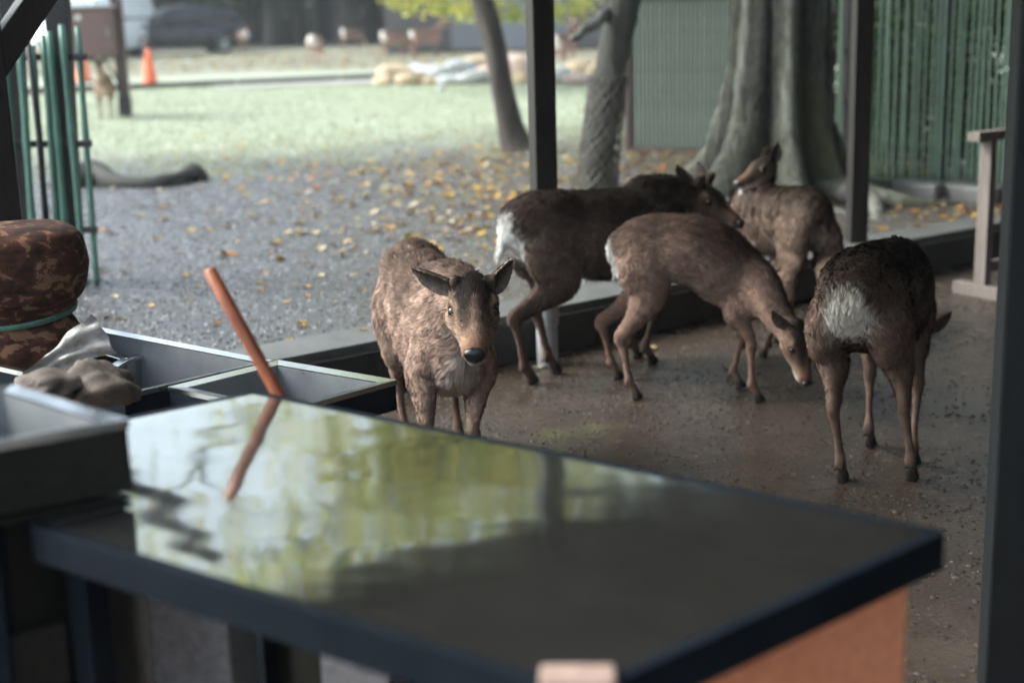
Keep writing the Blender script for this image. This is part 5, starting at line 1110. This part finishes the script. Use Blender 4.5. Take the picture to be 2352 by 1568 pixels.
pebbles(40000, -3.6, 2.5, 5.0, 12.5, lambda x, y: out_z(x, y), .005, .014, 'gravel', 'loose grey gravel on the wet ground left of the deer', GPc, 32, lambda x, y, v: (v > .31) & (rng.random(len(x)) < np.clip(.95 - .3 * (x + 1.2), .12, 1)))
# grass
def grass(n, x0, x1, y0, y1, h, seed, name, label, cond, w=.006):
    g = np.random.default_rng(seed); x = g.uniform(x0, x1, n); y = y0 + (y1 - y0) * g.random(n) ** 1.25; k = cond(x, y, g); x, y = x[k], y[k]; P = np.stack([x, y, out_z(x, y) - .004], -1); k = in_view(P); P = P[k]; n = len(P)
    a = g.uniform(0, 6.28, n); hh = h * g.uniform(.4, 1.2, n); dx = np.stack([np.cos(a), np.sin(a), 0 * a], -1) * w; ln = np.stack([g.normal(0, .45, n) * hh, g.normal(0, .45, n) * hh, hh], -1)
    V = np.stack([P - dx, P + dx, P + ln], 1).reshape(-1, 3); o = np_mesh(name, V, np.arange(n * 3).reshape(-1, 3), 'grass_blade')
    pal = np.array([(.30, .33, .23), (.39, .41, .31), (.45, .465, .37), (.24, .275, .17)]); vcol(o.data, np.repeat(pal[g.choice(4, n)] * g.uniform(.8, 1.2, (n, 1)), 3, 0)); tag(o, label, 'grass', kind='stuff')
grass(170000, -9, 6, 12.2, 28, .045, 33, 'grass', 'short pale lawn grass in front of the rock pile', lambda x, y, g: g.random(len(x)) < np.clip((y - .25 * x - 12.6 + .8 * np.sin(x * 1.7) + .5 * np.sin(x * 4.1 + y)) / 3.2, 0, 1))
P3 = lambda x, y, d: atd(x, y, d)
XY = lambda x, y, z=0.0: tuple(at(x, y, z)[:2])
# the front animal, facing the camera over the table
make_deer('deer', 'shaggy light brown deer facing the camera just behind the steel table', (-.27, 4.74), math.radians(-74), P3(1087, 684, 4.29), P3(1090, 808, 4.065),
          [XY(1068, 1192), XY(988, 1182), (-.20, 4.98), (-.40, 5.02)], s=1.0, tint=(1.80, 1.66, 1.58), dark=1.0, belly_light=.8, ear_l=1.0, bold=1.0, ears=((-1.25, .75, .16, .6, .5, 0), (-.35, -1.0, .36, .75, -.3, -.25)), stubs=.008, hs=1.14, mottle=.34, lift=.6,
          voxel=.0065, fur_n=170000, fur_w=.0023, clump_n=44, crest=1.5, fur_l=1.3, neck_r=1.08, fat=.79, rump=0, deep=.035, leg_r=1.3)
# dark stag standing side-on behind
make_deer('deer', 'dark brown stag with stubby antler looking right, standing behind the shelter post base', (.385, 6.16), math.radians(27), P3(1598, 448, 6.46), P3(1700, 508, 6.36),
          [XY(1457, 826), XY(1491, 839), XY(1268, 860), XY(1215, 884)], s=1.04, tint=(.82, .77, .76), dark=.62, ears=((-.95, .55, .75, .4, .7, 0), (-1.15, -.35, .75, .3, -.9, 0)), stubs=.045,
          fur_n=70000, tail=(-.06, -.16), belly_light=.55, neck_r=1.2, patch=1.15)
# smaller deer with its nose to the ground
make_deer('deer', 'brown deer bending down to sniff the ground, back arched', (.755, 5.74), math.radians(-15), P3(1822, 758, 5.52), P3(1862, 896, 5.48),
          [XY(1693, 893), XY(1735, 923), XY(1413, 872), XY(1455, 918)], s=.87, xs=.86, tint=(1.40, 1.22, 1.15), dark=.75, patch=1.3, ears=((-.6, .8, .5, .6, .3, 0), (-.75, -.75, .2, .5, -.6, 0)), hunch=.085, chest_low=.17, deep=-.055,
          fur_n=70000, tail=(-.03, -.15), belly_light=.8)
# shaggy one looking left in front of the big tree
make_deer('deer', 'greyish brown shaggy deer turning its head left before the big tree', (1.32, 6.95), math.radians(112), P3(1766, 384, 7.22), P3(1672, 428, 7.10),
          [XY(1712, 800), XY(1790, 790), XY(1758, 822), XY(1850, 840)], s=.90, tint=(1.0, .95, .90), dark=.85, mottle=.3, fat=.92, ears=((-.2, .3, .95, .3, .9, 0), (-.75, -.3, .3, .6, -.6, 0)),
          fur_n=70000, fur_l=1.2, rump=0)
# the one seen from behind on the right
make_deer('deer', 'dark brown deer seen from behind with white rump, rightmost', (1.27, 4.80), math.radians(62), P3(2098, 770, 5.40), P3(2080, 850, 5.55),
          [XY(1997, 1030), XY(2098, 1072), XY(1932, 1110), XY(2092, 1106)], s=1.0, tint=(1.05, .94, .88), dark=.66, ears=((-.5, .8, .5), (-.3, -.95, .5)), chest_low=.05,
          fur_n=70000, tail=(-.012, -.06), belly_light=.5, patch=1.06, rumpw=np.array((.86, .80, .72)))
# ------------------------------------------------------------------ the herd on the lawn
def far_deer(label, x, y, yaw, pose, s=1.0, tint=(1.5, 1.38, 1.35), z=None, turn=0.0):
    z = G if z is None else z; p = at(x, y, z); c, sn = math.cos(yaw), math.sin(yaw)
    W_ = lambda q: (p[0] + s * (q[0] * c - q[1] * sn), p[1] + s * (q[0] * sn + q[1] * c), z + s * q[2])
    ft = [W_((.27, .085, 0)), W_((.22, -.085, 0)), W_((-.34, .09, 0)), W_((-.27, -.09, 0))]
    if pose == 'graze': pl, ns, kw = (.60, .05, .33), (.66, .08, .09), dict(chest_low=.04)
    elif pose == 'up': pl, ns, kw = (.47, .0 + turn, .98), (.62, turn * 3, .84), {}
    else: pl, ns, kw = (.60, .02 + turn, .74), (.78, turn * 2, .60), {}
    make_deer('deer', label, (p[0], p[1], z), yaw, W_(pl), W_(ns), [f[:2] for f in ft], s=s, tint=tint, dark=1.2, voxel=.016, fur_n=0, patch=1.6, rumpw=1.3, group='deer grazing on the lawn', **kw)
far_deer('deer far left on the lawn, grazing beside the black car', 556, 122, math.radians(125), 'graze', 1.0)
far_deer('grazing deer with large white rump turned to the camera, alone on the lawn', 728, 150, math.radians(82), 'graze', 1.0, (2.0, 1.9, 1.85))
far_deer('small deer in the shade of the dark trees, rump to the left', 810, 116, math.radians(42), 'graze', .95)
far_deer('grazing deer with white rump to the left, beside the thick trunk', 908, 136, math.radians(40), 'graze', 1.0, (1.6, 1.45, 1.42))
far_deer('deer with head raised, right of the grazing pair near the rocks', 980, 134, math.radians(8), 'up', 1.0, (1.5, 1.32, 1.3))
far_deer('deer behind the rocks just right of the middle post, white rump showing', 1296, 168, math.radians(60), 'up', 1.0, (1.5, 1.32, 1.3))
far_deer('small pale deer facing the camera beside the post of the maroon box', 245, 274, math.radians(-80), 'up', .78, (1.5, 1.4, 1.3))
# ------------------------------------------------------------------ damp air
mb = MB(); mb.box((0, 130, 8.0), (760, 640, 18.6)); hz = mb.build('haze', None); tag(hz, 'thin damp haze over the lawn', 'haze', kind='stuff')
m = bpy.data.materials.new('haze'); m.use_nodes = True; nt = m.node_tree; nt.nodes.remove(nt.nodes['Principled BSDF']); pv = nt.nodes.new('ShaderNodeVolumePrincipled'); pv.inputs['Color'].default_value = (.93, .95, .98, 1); pv.inputs['Density'].default_value = .0009
nt.links.new(pv.outputs[0], nt.nodes['Material Output'].inputs['Volume']); hz.data.materials.append(m)
